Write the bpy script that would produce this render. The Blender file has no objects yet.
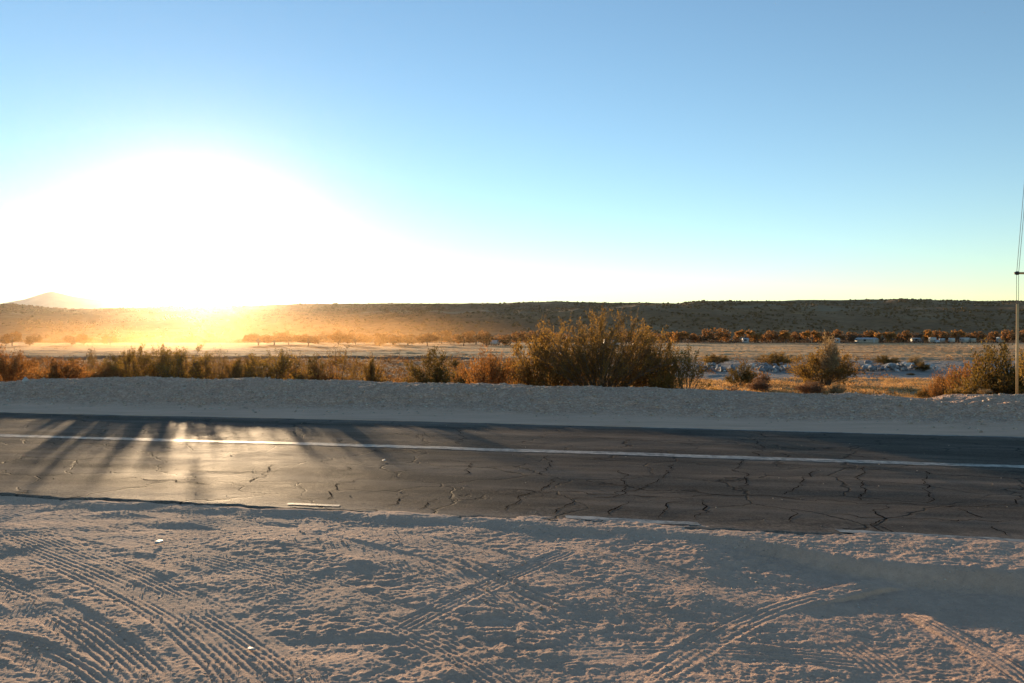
import bpy, math, random
import numpy as np
from mathutils import Vector, Matrix

R = math.radians
random.seed(7)
rng = np.random.default_rng(7)
SC = bpy.context.scene
COL = SC.collection

# ------------------------------------------------------------------ measures
F, HZ, CH = 770.0, 335.0, 1.73            # focal length in px of a 1024 wide frame, horizon row, eye height
SUN_AZ, SUN_EL = -22.0, 4.4               # degrees from +Y (negative: towards -X), above horizon


def ray(px, py):
    return (px - 512.0) / F, (py - HZ) / F


def on_plane(px, py, z=0.0):
    a, b = ray(px, py)
    Y = (CH - z) / b
    return a * Y, Y


def at(px, Z):
    return (px - 512.0) / F * Z, Z


# ------------------------------------------------------------------ numpy noise
def _hash(ix, iy, seed):
    h = (ix.astype(np.int64) * 374761393 + iy.astype(np.int64) * 668265263 + seed * 1442695041) & 0xFFFFFFFF
    h = ((h ^ (h >> 13)) * 1274126177) & 0xFFFFFFFF
    return ((h ^ (h >> 16)) & 0xFFFF).astype(np.float64) / 65535.0


def perlin(x, y, seed=0):
    x0 = np.floor(x); y0 = np.floor(y)
    fx = x - x0; fy = y - y0
    u = fx * fx * fx * (fx * (fx * 6 - 15) + 10)
    v = fy * fy * fy * (fy * (fy * 6 - 15) + 10)

    def g(ix, iy, dx, dy):
        a = _hash(ix, iy, seed) * 2 * np.pi
        return np.cos(a) * dx + np.sin(a) * dy
    n00 = g(x0, y0, fx, fy); n10 = g(x0 + 1, y0, fx - 1, fy)
    n01 = g(x0, y0 + 1, fx, fy - 1); n11 = g(x0 + 1, y0 + 1, fx - 1, fy - 1)
    return ((n00 * (1 - u) + n10 * u) * (1 - v) + (n01 * (1 - u) + n11 * u) * v) * 1.5


def fbm(x, y, seed=0, octv=4, gain=0.5, lac=2.03):
    t = np.zeros_like(x); a = 1.0; f = 1.0
    for i in range(octv):
        t += a * perlin(x * f, y * f, seed + 17 * i)
        a *= gain; f *= lac
    return t


def sstep(a, b, x):
    t = np.clip((x - a) / (b - a), 0, 1)
    return t * t * (3 - 2 * t)


# ------------------------------------------------------------------ mesh helpers
def mesh_from(name, V, quads=None, tris=None, mats=(), smooth=False, attrs=None, fattrs=None):
    me = bpy.data.meshes.new(name)
    V = np.asarray(V, dtype=np.float32)
    idx = []; starts = []; tot = []
    n = 0
    if quads is not None and len(quads):
        q = np.asarray(quads, dtype=np.int32)
        idx.append(q.ravel()); starts.append(np.arange(len(q)) * 4); tot.append(np.full(len(q), 4)); n = len(q) * 4
    if tris is not None and len(tris):
        t = np.asarray(tris, dtype=np.int32)
        idx.append(t.ravel()); starts.append(n + np.arange(len(t)) * 3); tot.append(np.full(len(t), 3))
    idx = np.concatenate(idx).astype(np.int32); starts = np.concatenate(starts).astype(np.int32)
    tot = np.concatenate(tot).astype(np.int32)
    me.vertices.add(len(V)); me.vertices.foreach_set('co', V.ravel())
    me.loops.add(len(idx)); me.loops.foreach_set('vertex_index', idx)
    me.polygons.add(len(starts)); me.polygons.foreach_set('loop_start', starts)
    try:
        me.polygons.foreach_set('loop_total', tot)
    except Exception:
        pass
    me.update(calc_edges=True)
    if smooth:
        me.polygons.foreach_set('use_smooth', np.ones(len(starts), dtype=bool))
    for m in mats:
        me.materials.append(m)
    for k, a in (attrs or {}).items():
        at_ = me.attributes.new(k, 'FLOAT', 'POINT'); at_.data.foreach_set('value', np.asarray(a, dtype=np.float32))
    for k, a in (fattrs or {}).items():
        at_ = me.attributes.new(k, 'FLOAT', 'FACE'); at_.data.foreach_set('value', np.asarray(a, dtype=np.float32))
    return me


def link(name, me, parent=None):
    o = bpy.data.objects.new(name, me); COL.objects.link(o)
    if parent is not None:
        o.parent = parent
    return o


def empty(name, loc, rz=0.0, s=(1, 1, 1)):
    o = bpy.data.objects.new(name, None); COL.objects.link(o)
    o.location = loc; o.rotation_euler = (0, 0, rz); o.scale = s
    o.empty_display_size = 0.2
    return o


def tag(o, label, cat, group=None):
    o['label'] = label; o['category'] = cat
    if group:
        o['group'] = group
    return o


def kind(o, k):
    o['kind'] = k
    return o


def copy_tree(o, parent=None):
    c = o.copy(); COL.objects.link(c)
    if parent is not None:
        c.parent = parent
    for ch in list(o.children):
        copy_tree(ch, c)
    return c


def grid_quads(nr, nc):
    r = np.arange(nr - 1)[:, None]; c = np.arange(nc - 1)[None, :]
    a = (r * nc + c).ravel()
    return np.stack([a, a + 1, a + nc + 1, a + nc], 1)


class MB:
    """collects boxes, tubes and polygons into one mesh"""
    def __init__(self):
        self.V = []; self.Q = []; self.T = []; self.n = 0

    def add(self, V, Q=(), T=()):
        V = np.asarray(V, dtype=float)
        self.V.append(V)
        if len(Q): self.Q.append(np.asarray(Q) + self.n)
        if len(T): self.T.append(np.asarray(T) + self.n)
        self.n += len(V)

    def box(self, c, s, rz=0.0, taper=1.0):
        x, y, z = np.array(s) / 2.0
        P = np.array([[-x, -y, -z], [x, -y, -z], [x, y, -z], [-x, y, -z],
                      [-x * taper, -y * taper, z], [x * taper, -y * taper, z], [x * taper, y * taper, z], [-x * taper, y * taper, z]])
        ca, sa = math.cos(rz), math.sin(rz)
        P = P @ np.array([[ca, sa, 0], [-sa, ca, 0], [0, 0, 1]]) + np.array(c)
        self.add(P, [[3, 2, 1, 0], [4, 5, 6, 7], [0, 1, 5, 4], [1, 2, 6, 5], [2, 3, 7, 6], [3, 0, 4, 7]])

    def tube(self, pts, rad, sides=6, cap=True):
        pts = np.asarray(pts, dtype=float)
        rad = np.broadcast_to(np.asarray(rad, dtype=float), (len(pts),))
        T = np.gradient(pts, axis=0)
        T /= np.linalg.norm(T, axis=1)[:, None] + 1e-9
        up = np.array([0, 0, 1.0]) if abs(T[0][2]) < 0.9 else np.array([1.0, 0, 0])
        A = np.cross(T, up); A /= np.linalg.norm(A, axis=1)[:, None] + 1e-9
        B = np.cross(T, A)
        ang = np.arange(sides) * 2 * np.pi / sides
        V = pts[:, None, :] + rad[:, None, None] * (np.cos(ang)[None, :, None] * A[:, None, :] + np.sin(ang)[None, :, None] * B[:, None, :])
        V = V.reshape(-1, 3)
        n = len(pts); Q = []
        for i in range(n - 1):
            for j in range(sides):
                k = (j + 1) % sides
                Q.append([i * sides + j, i * sides + k, (i + 1) * sides + k, (i + 1) * sides + j])
        Tn = []
        if cap:
            V = np.vstack([V, pts[0], pts[-1]])
            c0, c1 = len(V) - 2, len(V) - 1
            for j in range(sides):
                k = (j + 1) % sides
                Tn.append([c0, k, j]); Tn.append([c1, (n - 1) * sides + j, (n - 1) * sides + k])
        self.add(V, Q, Tn)

    def mesh(self, name, mat, smooth=False):
        V = np.vstack(self.V)
        return mesh_from(name, V, np.vstack(self.Q) if self.Q else None, np.vstack(self.T) if self.T else None, [mat], smooth)


# ------------------------------------------------------------------ node helpers
class N:
    def __init__(self, name):
        self.m = bpy.data.materials.new(name); self.m.use_nodes = True
        self.t = self.m.node_tree; self.t.nodes.clear()
        self.out = self.t.nodes.new('ShaderNodeOutputMaterial')

    def n(self, typ, **kw):
        nd = self.t.nodes.new('ShaderNode' + typ)
        for k, v in kw.items():
            if k == 'ins':
                for kk, vv in v.items():
                    self.put(nd.inputs[kk], vv)
            else:
                setattr(nd, k, v)
        return nd

    def put(self, sock, v):
        if isinstance(v, bpy.types.NodeSocket):
            self.t.links.new(v, sock)
        else:
            if isinstance(v, tuple) and len(v) == 3 and sock.type == 'RGBA':
                v = v + (1.0,)
            sock.default_value = v

    def coord(self):
        return self.n('TexCoord').outputs['Object']

    def pos(self):
        return self.n('NewGeometry').outputs['Position']

    def attr(self, name):
        return self.n('Attribute', attribute_name=name).outputs['Fac']

    def noise(self, vec, scale, detail=4, rough=0.55, dist=0.0):
        return self.n('TexNoise', ins={'Vector': vec, 'Scale': scale, 'Detail': detail, 'Roughness': rough, 'Distortion': dist}).outputs['Fac']

    def ramp(self, fac, stops):
        r = self.n('ValToRGB', ins={'Fac': fac})
        e = r.color_ramp.elements
        while len(e) < len(stops):
            e.new(0.5)
        for el, (p, c) in zip(e, stops):
            el.position = p
            el.color = (c + (1.0,)) if isinstance(c, tuple) else (c, c, c, 1.0)
        return r.outputs['Color']

    def mix(self, fac, a, b, mode='MIX'):
        nd = self.n('Mix', data_type='RGBA', blend_type=mode)
        self.put(nd.inputs[0], fac); self.put(nd.inputs[6], a); self.put(nd.inputs[7], b)
        return nd.outputs[2]

    def math(self, op, a, b=0.0, c=None, clamp=False):
        nd = self.n('Math', operation=op, use_clamp=clamp)
        self.put(nd.inputs[0], a); self.put(nd.inputs[1], b)
        if c is not None:
            self.put(nd.inputs[2], c)
        return nd.outputs[0]

    def bump(self, h, dist, strength=1.0, normal=None):
        nd = self.n('Bump', ins={'Height': h, 'Distance': dist, 'Strength': strength})
        if normal is not None:
            self.put(nd.inputs['Normal'], normal)
        return nd.outputs['Normal']

    def scale_vec(self, vec, s):
        nd = self.n('Mapping'); self.put(nd.inputs['Vector'], vec); nd.inputs['Scale'].default_value = s
        return nd.outputs['Vector']

    def done(self, col, rough=0.9, normal=None, spec=0.3, metal=0.0):
        b = self.n('BsdfPrincipled')
        self.put(b.inputs['Base Color'], col); self.put(b.inputs['Roughness'], rough)
        self.put(b.inputs['Specular IOR Level'], spec); self.put(b.inputs['Metallic'], metal)
        if normal is not None:
            self.put(b.inputs['Normal'], normal)
        self.t.links.new(b.outputs[0], self.out.inputs['Surface'])
        self.bsdf = b
        return self.m


def mat_plain(name, col, rough=0.7, var=0.25, scale=6.0, spec=0.3, metal=0.0):
    m = N(name); p = m.coord()
    f = m.noise(p, scale, 4)
    lo = tuple(c * (1 - var) for c in col); hi = tuple(min(1, c * (1 + var)) for c in col)
    return m.done(m.ramp(f, [(0.3, lo), (0.7, hi)]), rough, None, spec, metal)


def mat_foliage(name, lo, hi, trans=0.4, tcol=None, rough=0.65):
    m = N(name)
    tint = m.attr('tint')
    f = m.noise(m.coord(), 1.6, 3)
    f2 = m.math('ADD', m.math('MULTIPLY', f, 0.55), m.math('MULTIPLY', tint, 0.5))
    c = m.ramp(f2, [(0.25, lo), (0.8, hi)])
    b = m.n('BsdfPrincipled'); m.put(b.inputs['Base Color'], c); m.put(b.inputs['Roughness'], rough)
    m.put(b.inputs['Specular IOR Level'], 0.25)
    t = m.n('BsdfTranslucent'); m.put(t.inputs['Color'], m.mix(1.0, c, tcol or (1.0, 0.8, 0.45), 'MULTIPLY'))
    x = m.n('MixShader'); m.put(x.inputs[0], trans)
    m.t.links.new(b.outputs[0], x.inputs[1]); m.t.links.new(t.outputs[0], x.inputs[2])
    m.t.links.new(x.outputs[0], m.out.inputs['Surface'])
    return m.m


# ------------------------------------------------------------------ terrain
def bend(x):
    return 0.0022 * x * x / (1.0 + (x / 30.0) ** 2)


def wof(x, y):
    """distance-like coordinate across the road (it runs along constant w)"""
    return y + 0.212 * x + bend(x)


W_NEAR, W_MID, W_FAR, W_CREST = 7.22, 11.45, 15.02, 19.6
crest_px = [(-120, 383), (0, 383), (25, 381), (100, 379), (250, 379), (350, 382), (440, 384.5), (600, 388), (700, 391),
            (790, 395), (850, 395.5), (900, 398), (930, 399.5), (955, 398), (975, 395.5), (1000, 395.5), (1024, 396.5), (1150, 398)]
cx, cz = [], []
for px, py in crest_px:
    t = (px - 512) / F
    y = 19.0
    for _ in range(30):
        y = W_CREST - 0.212 * t * y - bend(np.float64(t * y))
    cx.append(t * y); cz.append(CH - (py - HZ) / F * y)
cx = np.array(cx); cz = np.array(cz)


def px_track(pts):
    P = np.array([on_plane(a, b, -0.08) for a, b in pts])
    # Catmull-like resample
    d = np.r_[0, np.cumsum(np.linalg.norm(np.diff(P, axis=0), axis=1))]
    s = np.linspace(0, d[-1], 260)
    try:
        A = np.polyfit(d, P, min(3, len(P) - 1))
        return np.stack([np.polyval(A[:, 0], s), np.polyval(A[:, 1], s)], 1), s
    except Exception:
        return np.stack([np.interp(s, d, P[:, 0]), np.interp(s, d, P[:, 1])], 1), s


TRACKS = [  # (pixel polyline, width, ribs, depth)
    ([(10, 536), (75, 560), (150, 592), (215, 626), (262, 658), (310, 700)], 0.36, 9, 0.0085),
    ([(-10, 516), (110, 541), (200, 560), (290, 584), (390, 620), (480, 660), (540, 700)], 0.38, 9, 0.0085),
    ([(30, 556), (100, 584), (170, 622), (225, 668), (255, 710)], 0.26, 6, 0.008),
    ([(-60, 566), (30, 604), (100, 644), (150, 694)], 0.30, 7, 0.008),
    ([(-40, 640), (15, 650), (70, 676), (100, 700)], 0.24, 5, 0.012),
    ([(100, 508), (230, 530), (330, 550), (440, 580), (560, 628), (640, 690)], 0.34, 8, 0.008),
    ([(905, 606), (950, 632), (1000, 662), (1050, 700)], 0.17, 4, 0.016),
    ([(385, 640), (450, 608), (520, 578), (575, 556)], 0.18, 4, 0.008),
    ([(430, 560), (475, 580), (520, 602), (570, 622)], 0.28, 3, 0.016),
    ([(520, 664), (640, 656), (760, 660), (900, 672)], 0.22, 5, 0.008),
    ([(560, 545), (700, 590), (830, 640), (900, 690)], 0.30, 7, 0.007),
    ([(250, 520), (420, 548), (600, 600), (740, 690)], 0.32, 8, 0.008),
    ([(640, 690), (710, 645), (800, 606), (900, 580)], 0.20, 4, 0.006)
]


def ground_height(X, Y):
    w = wof(X, Y)
    # ---- sandy shoulder
    warp = fbm(X * 0.9, Y * 0.9, 91, 2) * 0.5
    big = fbm(X * 0.45 + warp, Y * 0.6, 3, 3) * 0.017
    mid = fbm(X * 1.5 + warp, Y * 2.2 + warp, 11, 2) * 0.008
    rid = np.abs(fbm(X * 3.6 + 2 * warp, Y * 5.5 - warp, 23, 3))
    churn = sstep(-2.0, -0.6, X) * (0.4 + 0.6 * sstep(-0.1, 0.35, fbm(X * 0.7, Y * 0.7, 51, 2) + 0.15))
    rid = rid * 0.0115 * (0.12 + 0.88 * churn)
    calm = 0.45 + 0.75 * sstep(-0.35, 0.35, fbm(X * 0.8 + 3, Y * 1.0, 57, 3))
    rid = rid * calm
    fine = calm * fbm(X * 11, Y * 14, 31, 4, 0.62) * 0.0046 * (0.7 + 0.7 * churn) + np.clip(fbm(X * 26, Y * 30, 37, 2), 0, 2) * 0.0040 + np.clip(fbm(X * 48, Y * 52, 39, 1), 0, 2) * 0.0028
    sand = -0.024 - 0.055 * sstep(0.0, 1.0, (7.0 - w) / 3.6) - 0.085 * sstep(1.3, 2.8, X) * sstep(4.2, 6.0, w) + big + mid + rid + fine
    # lip up to the road on the far side of the drop
    w1 = 6.92 - 0.62 * sstep(1.4, 3.2, X) - 0.1 * sstep(-1.0, 0.6, X) + 0.10 * fbm(X * 1.3, 0 * X, 61, 2)
    lift = sstep(w1, w1 + 0.28, w) * (0.93 + 0.07 * sstep(-3.0, -0.4, X))
    lip = 0.003 + 0.007 * fbm(X * 3.2, Y * 4, 71, 4) + 0.7 * fine - 0.010 * (1 - sstep(-3.2, -0.8, X))
    sand = sand * (1 - lift) + lip * lift
    # ---- far shoulder, gravel bank and the drop behind it
    H = np.interp(X, cx, cz)
    lump = fbm(X * 0.55, Y * 0.8, 5, 4) * 0.085 + fbm(X * 2.2, Y * 3.0, 15, 3) * 0.034 + fbm(X * 7, Y * 8, 25, 3) * 0.016
    rise = sstep(16.6, W_CREST - 0.3, w)
    rise = 0.55 * rise + 0.45 * np.clip((w - 16.4) / (W_CREST - 16.4), 0, 1)
    flat = 0.012 + 0.02 * sstep(15.1, 16.6, w) + 0.008 * fbm(X * 0.4, Y * 5.0, 19, 3)
    bank = flat + (H - 0.03) * rise + lump * (0.15 + 0.85 * sstep(16.3, 17.6, w)) * (1 - 0.35 * sstep(W_CREST - 1.2, W_CREST, w))
    back = sstep(W_CREST + 0.1, 25.0, w)
    deep = sstep(24.0, 44.0, w)
    plain = -0.5 - 1.5 * deep + (fbm(X * 0.09, Y * 0.09, 8, 4) * 0.16 + fbm(X * 0.6, Y * 0.6, 18, 3) * 0.07)
    lev = np.exp(-((Y - 121.0 - 2.0 * fbm(X * 0.01, X * 0.0, 44, 2)) / 1.3) ** 2)
    plain = plain + lev * (0.42 - 0.30 * sstep(-14, 4, X))
    plain = plain + sstep(124, 140, Y) * (0.22 * fbm(X * 0.015, Y * 0.11, 46, 3))
    plain = plain - 0.25 * np.exp(-((Y - 80) / 9.0) ** 2) * sstep(8, 18, X)
    far = bank * (1 - back) + plain * back
    # ---- roadbed under the asphalt
    bed = -0.11
    a = sstep(7.20, 7.48, w + 0.11 * fbm(X * 1.1, Y * 1.6, 72, 4) - 0.10 * sstep(-2.5, 0.2, X))
    z = sand * (1 - a) + bed * a
    b = sstep(14.80, 15.0, w)
    z = z * (1 - b) + far * b
    return z, w, churn


DENSE = 0.66
ang = np.linspace(-DENSE, DENSE, 1000)
side = np.linspace(DENSE, 2 * np.pi - DENSE, 52)[1:-1]
tanx = np.concatenate([np.arctan(np.linspace(math.tan(-DENSE), math.tan(DENSE), 1000)), side, [2 * np.pi - DENSE]])
rows = np.concatenate([
    np.geomspace(0.6, 3.2, 24)[:-1],
    1.0 / np.linspace(1 / 3.2, 1 / 9.2, 470)[:-1] if False else np.geomspace(3.2, 9.2, 470)[:-1],
    np.geomspace(9.2, 13.2, 16)[:-1],
    np.geomspace(13.2, 27.0, 300)[:-1],
    np.geomspace(27.0, 180.0, 230)[:-1],
    np.geomspace(180.0, 3600.0, 60)])
RR, AA = np.meshgrid(rows, tanx, indexing='ij')
# rings are flat fronts (constant Y) inside the dense wedge, circles outside it
inw = np.abs(((AA + np.pi) % (2 * np.pi)) - np.pi) <= DENSE + 1e-6
rad = np.where(inw, RR / np.cos(np.where(inw, AA, 0)), RR / math.cos(DENSE))
GX = np.sin(AA) * rad; GY = np.cos(AA) * rad
GZ, GW, GCH = ground_height(GX.ravel(), GY.ravel())
gx, gy = GX.ravel(), GY.ravel()
# tyre tracks pressed into the sand
tread = np.zeros_like(GZ)
for pts, wid, ribs, dep in TRACKS:
    P, S = px_track(pts)
    lo = P.min(0) - wid; hi = P.max(0) + wid
    sel = np.where((gx > lo[0]) & (gx < hi[0]) & (gy > lo[1]) & (gy < hi[1]) & (GW < 6.9))[0]
    if len(sel) == 0:
        continue
    tang = np.gradient(P, axis=0); tang /= np.linalg.norm(tang, axis=1)[:, None]
    for c0 in range(0, len(sel), 40000):
        ss = sel[c0:c0 + 40000]
        D2 = (gx[ss, None] - P[None, :, 0]) ** 2 + (gy[ss, None] - P[None, :, 1]) ** 2
        k = D2.argmin(1)
        dx = gx[ss] - P[k, 0]; dy = gy[ss] - P[k, 1]
        lat = dx * (-tang[k, 1]) + dy * tang[k, 0]
        lng = S[k] + dx * tang[k, 0] + dy * tang[k, 1]
        endf = sstep(0, 0.3, lng) * (1 - sstep(S[-1] - 0.3, S[-1], lng))
        q = np.abs(lat) / (wid / 2)
        wear = 0.15 + 0.85 * sstep(-0.30, 0.25, fbm(lng * 0.9, lat * 5 + ribs, 77 + ribs, 3))
        inside = 1 - sstep(0.85, 1.05, q)
        pat = np.cos(2 * np.pi * ribs * (lat / wid)) * 0.85 + 0.15 * np.sign(np.sin(2 * np.pi * lng / 0.085 + 3.0 * np.abs(lat) / wid * 3.14)) * np.abs(np.sin(2 * np.pi * lng / 0.085 + 3.0 * np.abs(lat) / wid * 3.14)) ** 0.5
        dep = dep * 0.76
        h = -dep * 0.15 * inside + dep * 0.60 * inside * pat * wear + dep * 0.45 * np.exp(-((q - 1.12) / 0.13) ** 2) * wear
        keep = 1 - 0.45 * inside * endf
        base = -0.024 - 0.055 * sstep(0.0, 1.0, (7.0 - GW[ss]) / 3.6)
        GZ[ss] = (base + (GZ[ss] - base) * keep) + h * endf
nr, nc = GX.shape
gq = grid_quads(nr, nc)
gV = np.stack([gx, gy, GZ], 1)
# close the hole at the camera's feet
gV = np.vstack([gV, [0, 0, -0.085]])
ctr = len(gV) - 1
gt = [[ctr, i + 1, i] for i in range(nc - 1)]
zone_far = np.r_[sstep(14.6, 15.0, GW), 0.0]
zone_plain = np.r_[sstep(W_CREST + 0.2, 23.5, GW + 1.0 * fbm(gx * 0.5, gy * 0.5, 66, 3)), 0.0]
zone_flat = np.r_[(1 - sstep(16.2, 17.2, GW + 0.25 * fbm(gx * 0.8, gy * 0.8, 67, 3))) * sstep(14.6, 15.0, GW), 0.0]


def make_ground_mat():
    m = N('desert_ground'); p = m.pos()
    # sand
    n1 = m.noise(p, 1.3, 6, 0.68); n2 = m.noise(p, 14, 5, 0.65); n3 = m.noise(p, 95, 4, 0.7)
    sand = m.ramp(n1, [(0.3, (0.513, 0.332, 0.234)), (0.7, (0.648, 0.427, 0.305))])
    sand = m.mix(m.ramp(n2, [(0.35, 0.0), (0.7, 0.55)]), sand, (0.403, 0.264, 0.190))
    sand = m.mix(m.ramp(n3, [(0.55, 0.0), (0.75, 0.6)]), sand, (0.720, 0.538, 0.409))
    sand = m.mix(m.ramp(n3, [(0.25, 0.6), (0.42, 0.0)]), sand, (0.269, 0.174, 0.125))
    # gravel of the bank
    v = m.n('TexVoronoi', ins={'Vector': p, 'Scale': 22.0, 'Randomness': 1.0})
    gcol = m.ramp(m.n('SeparateColor', ins={'Color': v.outputs['Color']}).outputs[0],
                  [(0.0, (0.237, 0.143, 0.098)), (0.7, (0.586, 0.369, 0.257)), (1.0, (0.720, 0.614, 0.461))])
    gdirt = m.ramp(m.noise(p, 3.0, 5, 0.6), [(0.3, (0.475, 0.295, 0.201)), (0.7, (0.671, 0.424, 0.294))])
    gravel = m.mix(0.42, gdirt, gcol)
    flat = m.ramp(m.noise(m.scale_vec(p, (0.25, 1.6, 1)), 2.2, 5, 0.6), [(0.3, (0.531, 0.334, 0.229)), (0.7, (0.699, 0.446, 0.309))])
    # plain: straw litter, bare dirt, pale wash
    big = m.noise(p, 0.06, 4, 0.55); med = m.noise(p, 0.5, 5, 0.65); fin = m.noise(p, 4.0, 4, 0.7)
    pl = m.ramp(m.math('ADD', m.math('MULTIPLY', big, 0.5), m.math('MULTIPLY', med, 0.5)),
                [(0.35, (0.24, 0.145, 0.08)), (0.5, (0.44, 0.27, 0.14)), (0.68, (0.56, 0.36, 0.20))])
    pl = m.mix(m.ramp(fin, [(0.35, 0.55), (0.6, 0.0)]), pl, (0.14, 0.095, 0.06))
    sep = m.n('SeparateXYZ', ins={'Vector': p})
    yy = m.math('ADD', sep.outputs[1], m.math('MULTIPLY', m.math('SUBTRACT', med, 0.5), 14.0))
    wash = m.math('MULTIPLY', m.n('MapRange', interpolation_type='SMOOTHSTEP', ins={0: yy, 1: 63.0, 2: 67.0}).outputs[0],
                  m.math('SUBTRACT', 1.0, m.n('MapRange', interpolation_type='SMOOTHSTEP', ins={0: yy, 1: 106.0, 2: 114.0}).outputs[0]))
    east = m.n('MapRange', interpolation_type='SMOOTHSTEP', ins={0: m.math('SUBTRACT', sep.outputs[0], m.math('MULTIPLY', sep.outputs[1], 0.16)), 1: -6.0, 2: 3.0}).outputs[0]
    pl = m.mix(m.math('MULTIPLY', m.math('SUBTRACT', 1.0, east), 0.75), pl, m.ramp(fin, [(0.35, (0.13, 0.078, 0.045)), (0.65, (0.25, 0.15, 0.085))]))
    wash = m.math('MULTIPLY', wash, east)
    pl = m.mix(m.math('MULTIPLY', wash, 0.9), pl, m.ramp(fin, [(0.3, (0.22, 0.20, 0.185)), (0.7, (0.33, 0.30, 0.275))]))
    zf, zp, zs = m.attr('zone_far'), m.attr('zone_plain'), m.attr('zone_flat')
    fld = m.n('MapRange', interpolation_type='SMOOTHSTEP', ins={0: sep.outputs[1], 1: 123.0, 2: 135.0}).outputs[0]
    strk = m.noise(m.scale_vec(p, (0.012, 0.10, 1)), 1.0, 5, 0.65)
    pl = m.mix(fld, pl, m.ramp(strk, [(0.38, (0.24, 0.125, 0.055)), (0.5, (0.54, 0.31, 0.14)), (0.62, (0.68, 0.43, 0.22))]))
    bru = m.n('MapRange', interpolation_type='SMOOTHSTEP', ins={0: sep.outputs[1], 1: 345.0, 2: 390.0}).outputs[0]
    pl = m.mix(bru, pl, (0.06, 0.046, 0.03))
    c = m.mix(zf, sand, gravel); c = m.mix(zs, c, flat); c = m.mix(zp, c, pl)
    # grain
    h = m.math('ADD', m.math('MULTIPLY', m.noise(p, 40, 5, 0.7), 0.6), m.math('MULTIPLY', n3, 0.4))
    nb = m.bump(h, 0.020, 0.8)
    hv = m.math('MULTIPLY', m.math('SUBTRACT', 0.6, v.outputs['Distance']), m.math('MULTIPLY', zf, m.math('SUBTRACT', 1.0, zs)))
    nb = m.bump(hv, 0.05, 0.7, nb)
    return m.done(c, 0.95, nb, 0.15)


M = {}
M['ground'] = make_ground_mat()
ground = kind(link('ground', mesh_from('ground', gV, gq, gt, [M['ground']], True,
                                       {'zone_far': zone_far, 'zone_plain': zone_plain, 'zone_flat': zone_flat})), 'structure')


def gz(x, y):
    z, _, _ = ground_height(np.array([float(x)]), np.array([float(y)]))
    return float(z[0])


# ------------------------------------------------------------------ road
def road_z(X, Y):
    w = wof(X, Y)
    z = 0.010 * fbm(X * 0.25, Y * 0.5, 201, 3) + 0.0035 * fbm(X * 1.5, Y * 3.0, 202, 3)
    for c in (8.9, 10.4, 12.5, 14.0):
        z = z - 0.008 * np.exp(-((w - c) / 0.4) ** 2)
    return z + 0.012 * (1 - ((w - 11.3) / 4.0) ** 2)


def xw(X, Wc):
    return Wc - 0.212 * X - bend(X)


xs = np.concatenate([-np.geomspace(15, 400, 60)[::-1], np.linspace(-14.95, 12.0, 560), np.geomspace(12.1, 300, 50)])
ws = np.linspace(0, 1, 150)
XX, SS = np.meshgrid(xs, ws, indexing='xy')
near_e = W_NEAR - 0.02 + 0.05 * fbm(xs * 0.9, xs * 0, 301, 4) + 0.035 * fbm(xs * 5.0, xs * 0, 302, 3) + 0.06 * fbm(xs * 2.4, xs * 0, 304, 3)
far_e = W_FAR + 0.03 * fbm(xs * 0.8, xs * 0, 303, 4)
WWr = near_e[None, :] + (far_e - near_e)[None, :] * SS
YYr = xw(XX, WWr)
ZZr = road_z(XX, YYr)
edge_drop = (0.005 + 0.012 * (1 - sstep(-3.5, -0.5, XX))) * (1 - sstep(0, 0.006, SS))
ZZr = ZZr - edge_drop
V = np.stack([XX, YYr, ZZr], 2)
sk0 = V[0].copy(); sk0[:, 2] = -0.16; sk0[:, 1] -= 0.02
sk1 = V[-1].copy(); sk1[:, 2] = -0.16
V = np.concatenate([sk0[None], V, sk1[None]], 0)
m = N('worn_asphalt'); p = m.pos()
rp = m.n('VectorRotate', rotation_type='Z_AXIS', ins={'Vector': p, 'Angle': math.atan(0.212)}).outputs[0]
streak = m.noise(m.scale_vec(rp, (0.12, 2.2, 1)), 1.0, 5, 0.6)
patch = m.noise(p, 0.7, 5, 0.6)
agg = m.noise(p, 38, 5, 0.85)
c = m.ramp(m.math('ADD', m.math('MULTIPLY', streak, 0.6), m.math('MULTIPLY', patch, 0.4)),
           [(0.40, (0.062, 0.051, 0.042)), (0.5, (0.098, 0.081, 0.067)), (0.60, (0.155, 0.128, 0.105))])
c = m.mix(m.ramp(agg, [(0.52, 0.0), (0.66, 0.7)]), c, (0.16, 0.14, 0.12))
c = m.mix(m.ramp(agg, [(0.34, 0.8), (0.46, 0.0)]), c, (0.022, 0.019, 0.017))
sx = m.n('SeparateXYZ', ins={'Vector': p})
wv = m.math('ADD', sx.outputs[1], m.math('ADD', m.math('MULTIPLY', sx.outputs[0], 0.212), m.math('MULTIPLY', m.math('MULTIPLY', sx.outputs[0], sx.outputs[0]), 0.0021)))
wn = m.math('ADD', wv, m.math('MULTIPLY', m.math('SUBTRACT', m.noise(p, 1.6, 5, 0.7), 0.5), 1.6))
d1 = m.n('MapRange', interpolation_type='SMOOTHSTEP', ins={0: wn, 1: 7.1, 2: 7.9, 3: 1.0, 4: 0.0}).outputs[0]
d2 = m.n('MapRange', interpolation_type='SMOOTHSTEP', ins={0: wn, 1: 14.5, 2: 15.2, 3: 0.0, 4: 1.0}).outputs[0]
sandy = m.math('MULTIPLY', m.math('ADD', d1, d2, clamp=True), m.ramp(m.noise(p, 18, 5, 0.75), [(0.38, 0.05), (0.65, 0.75)]))
c = m.mix(sandy, c, (0.32, 0.255, 0.20))
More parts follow.
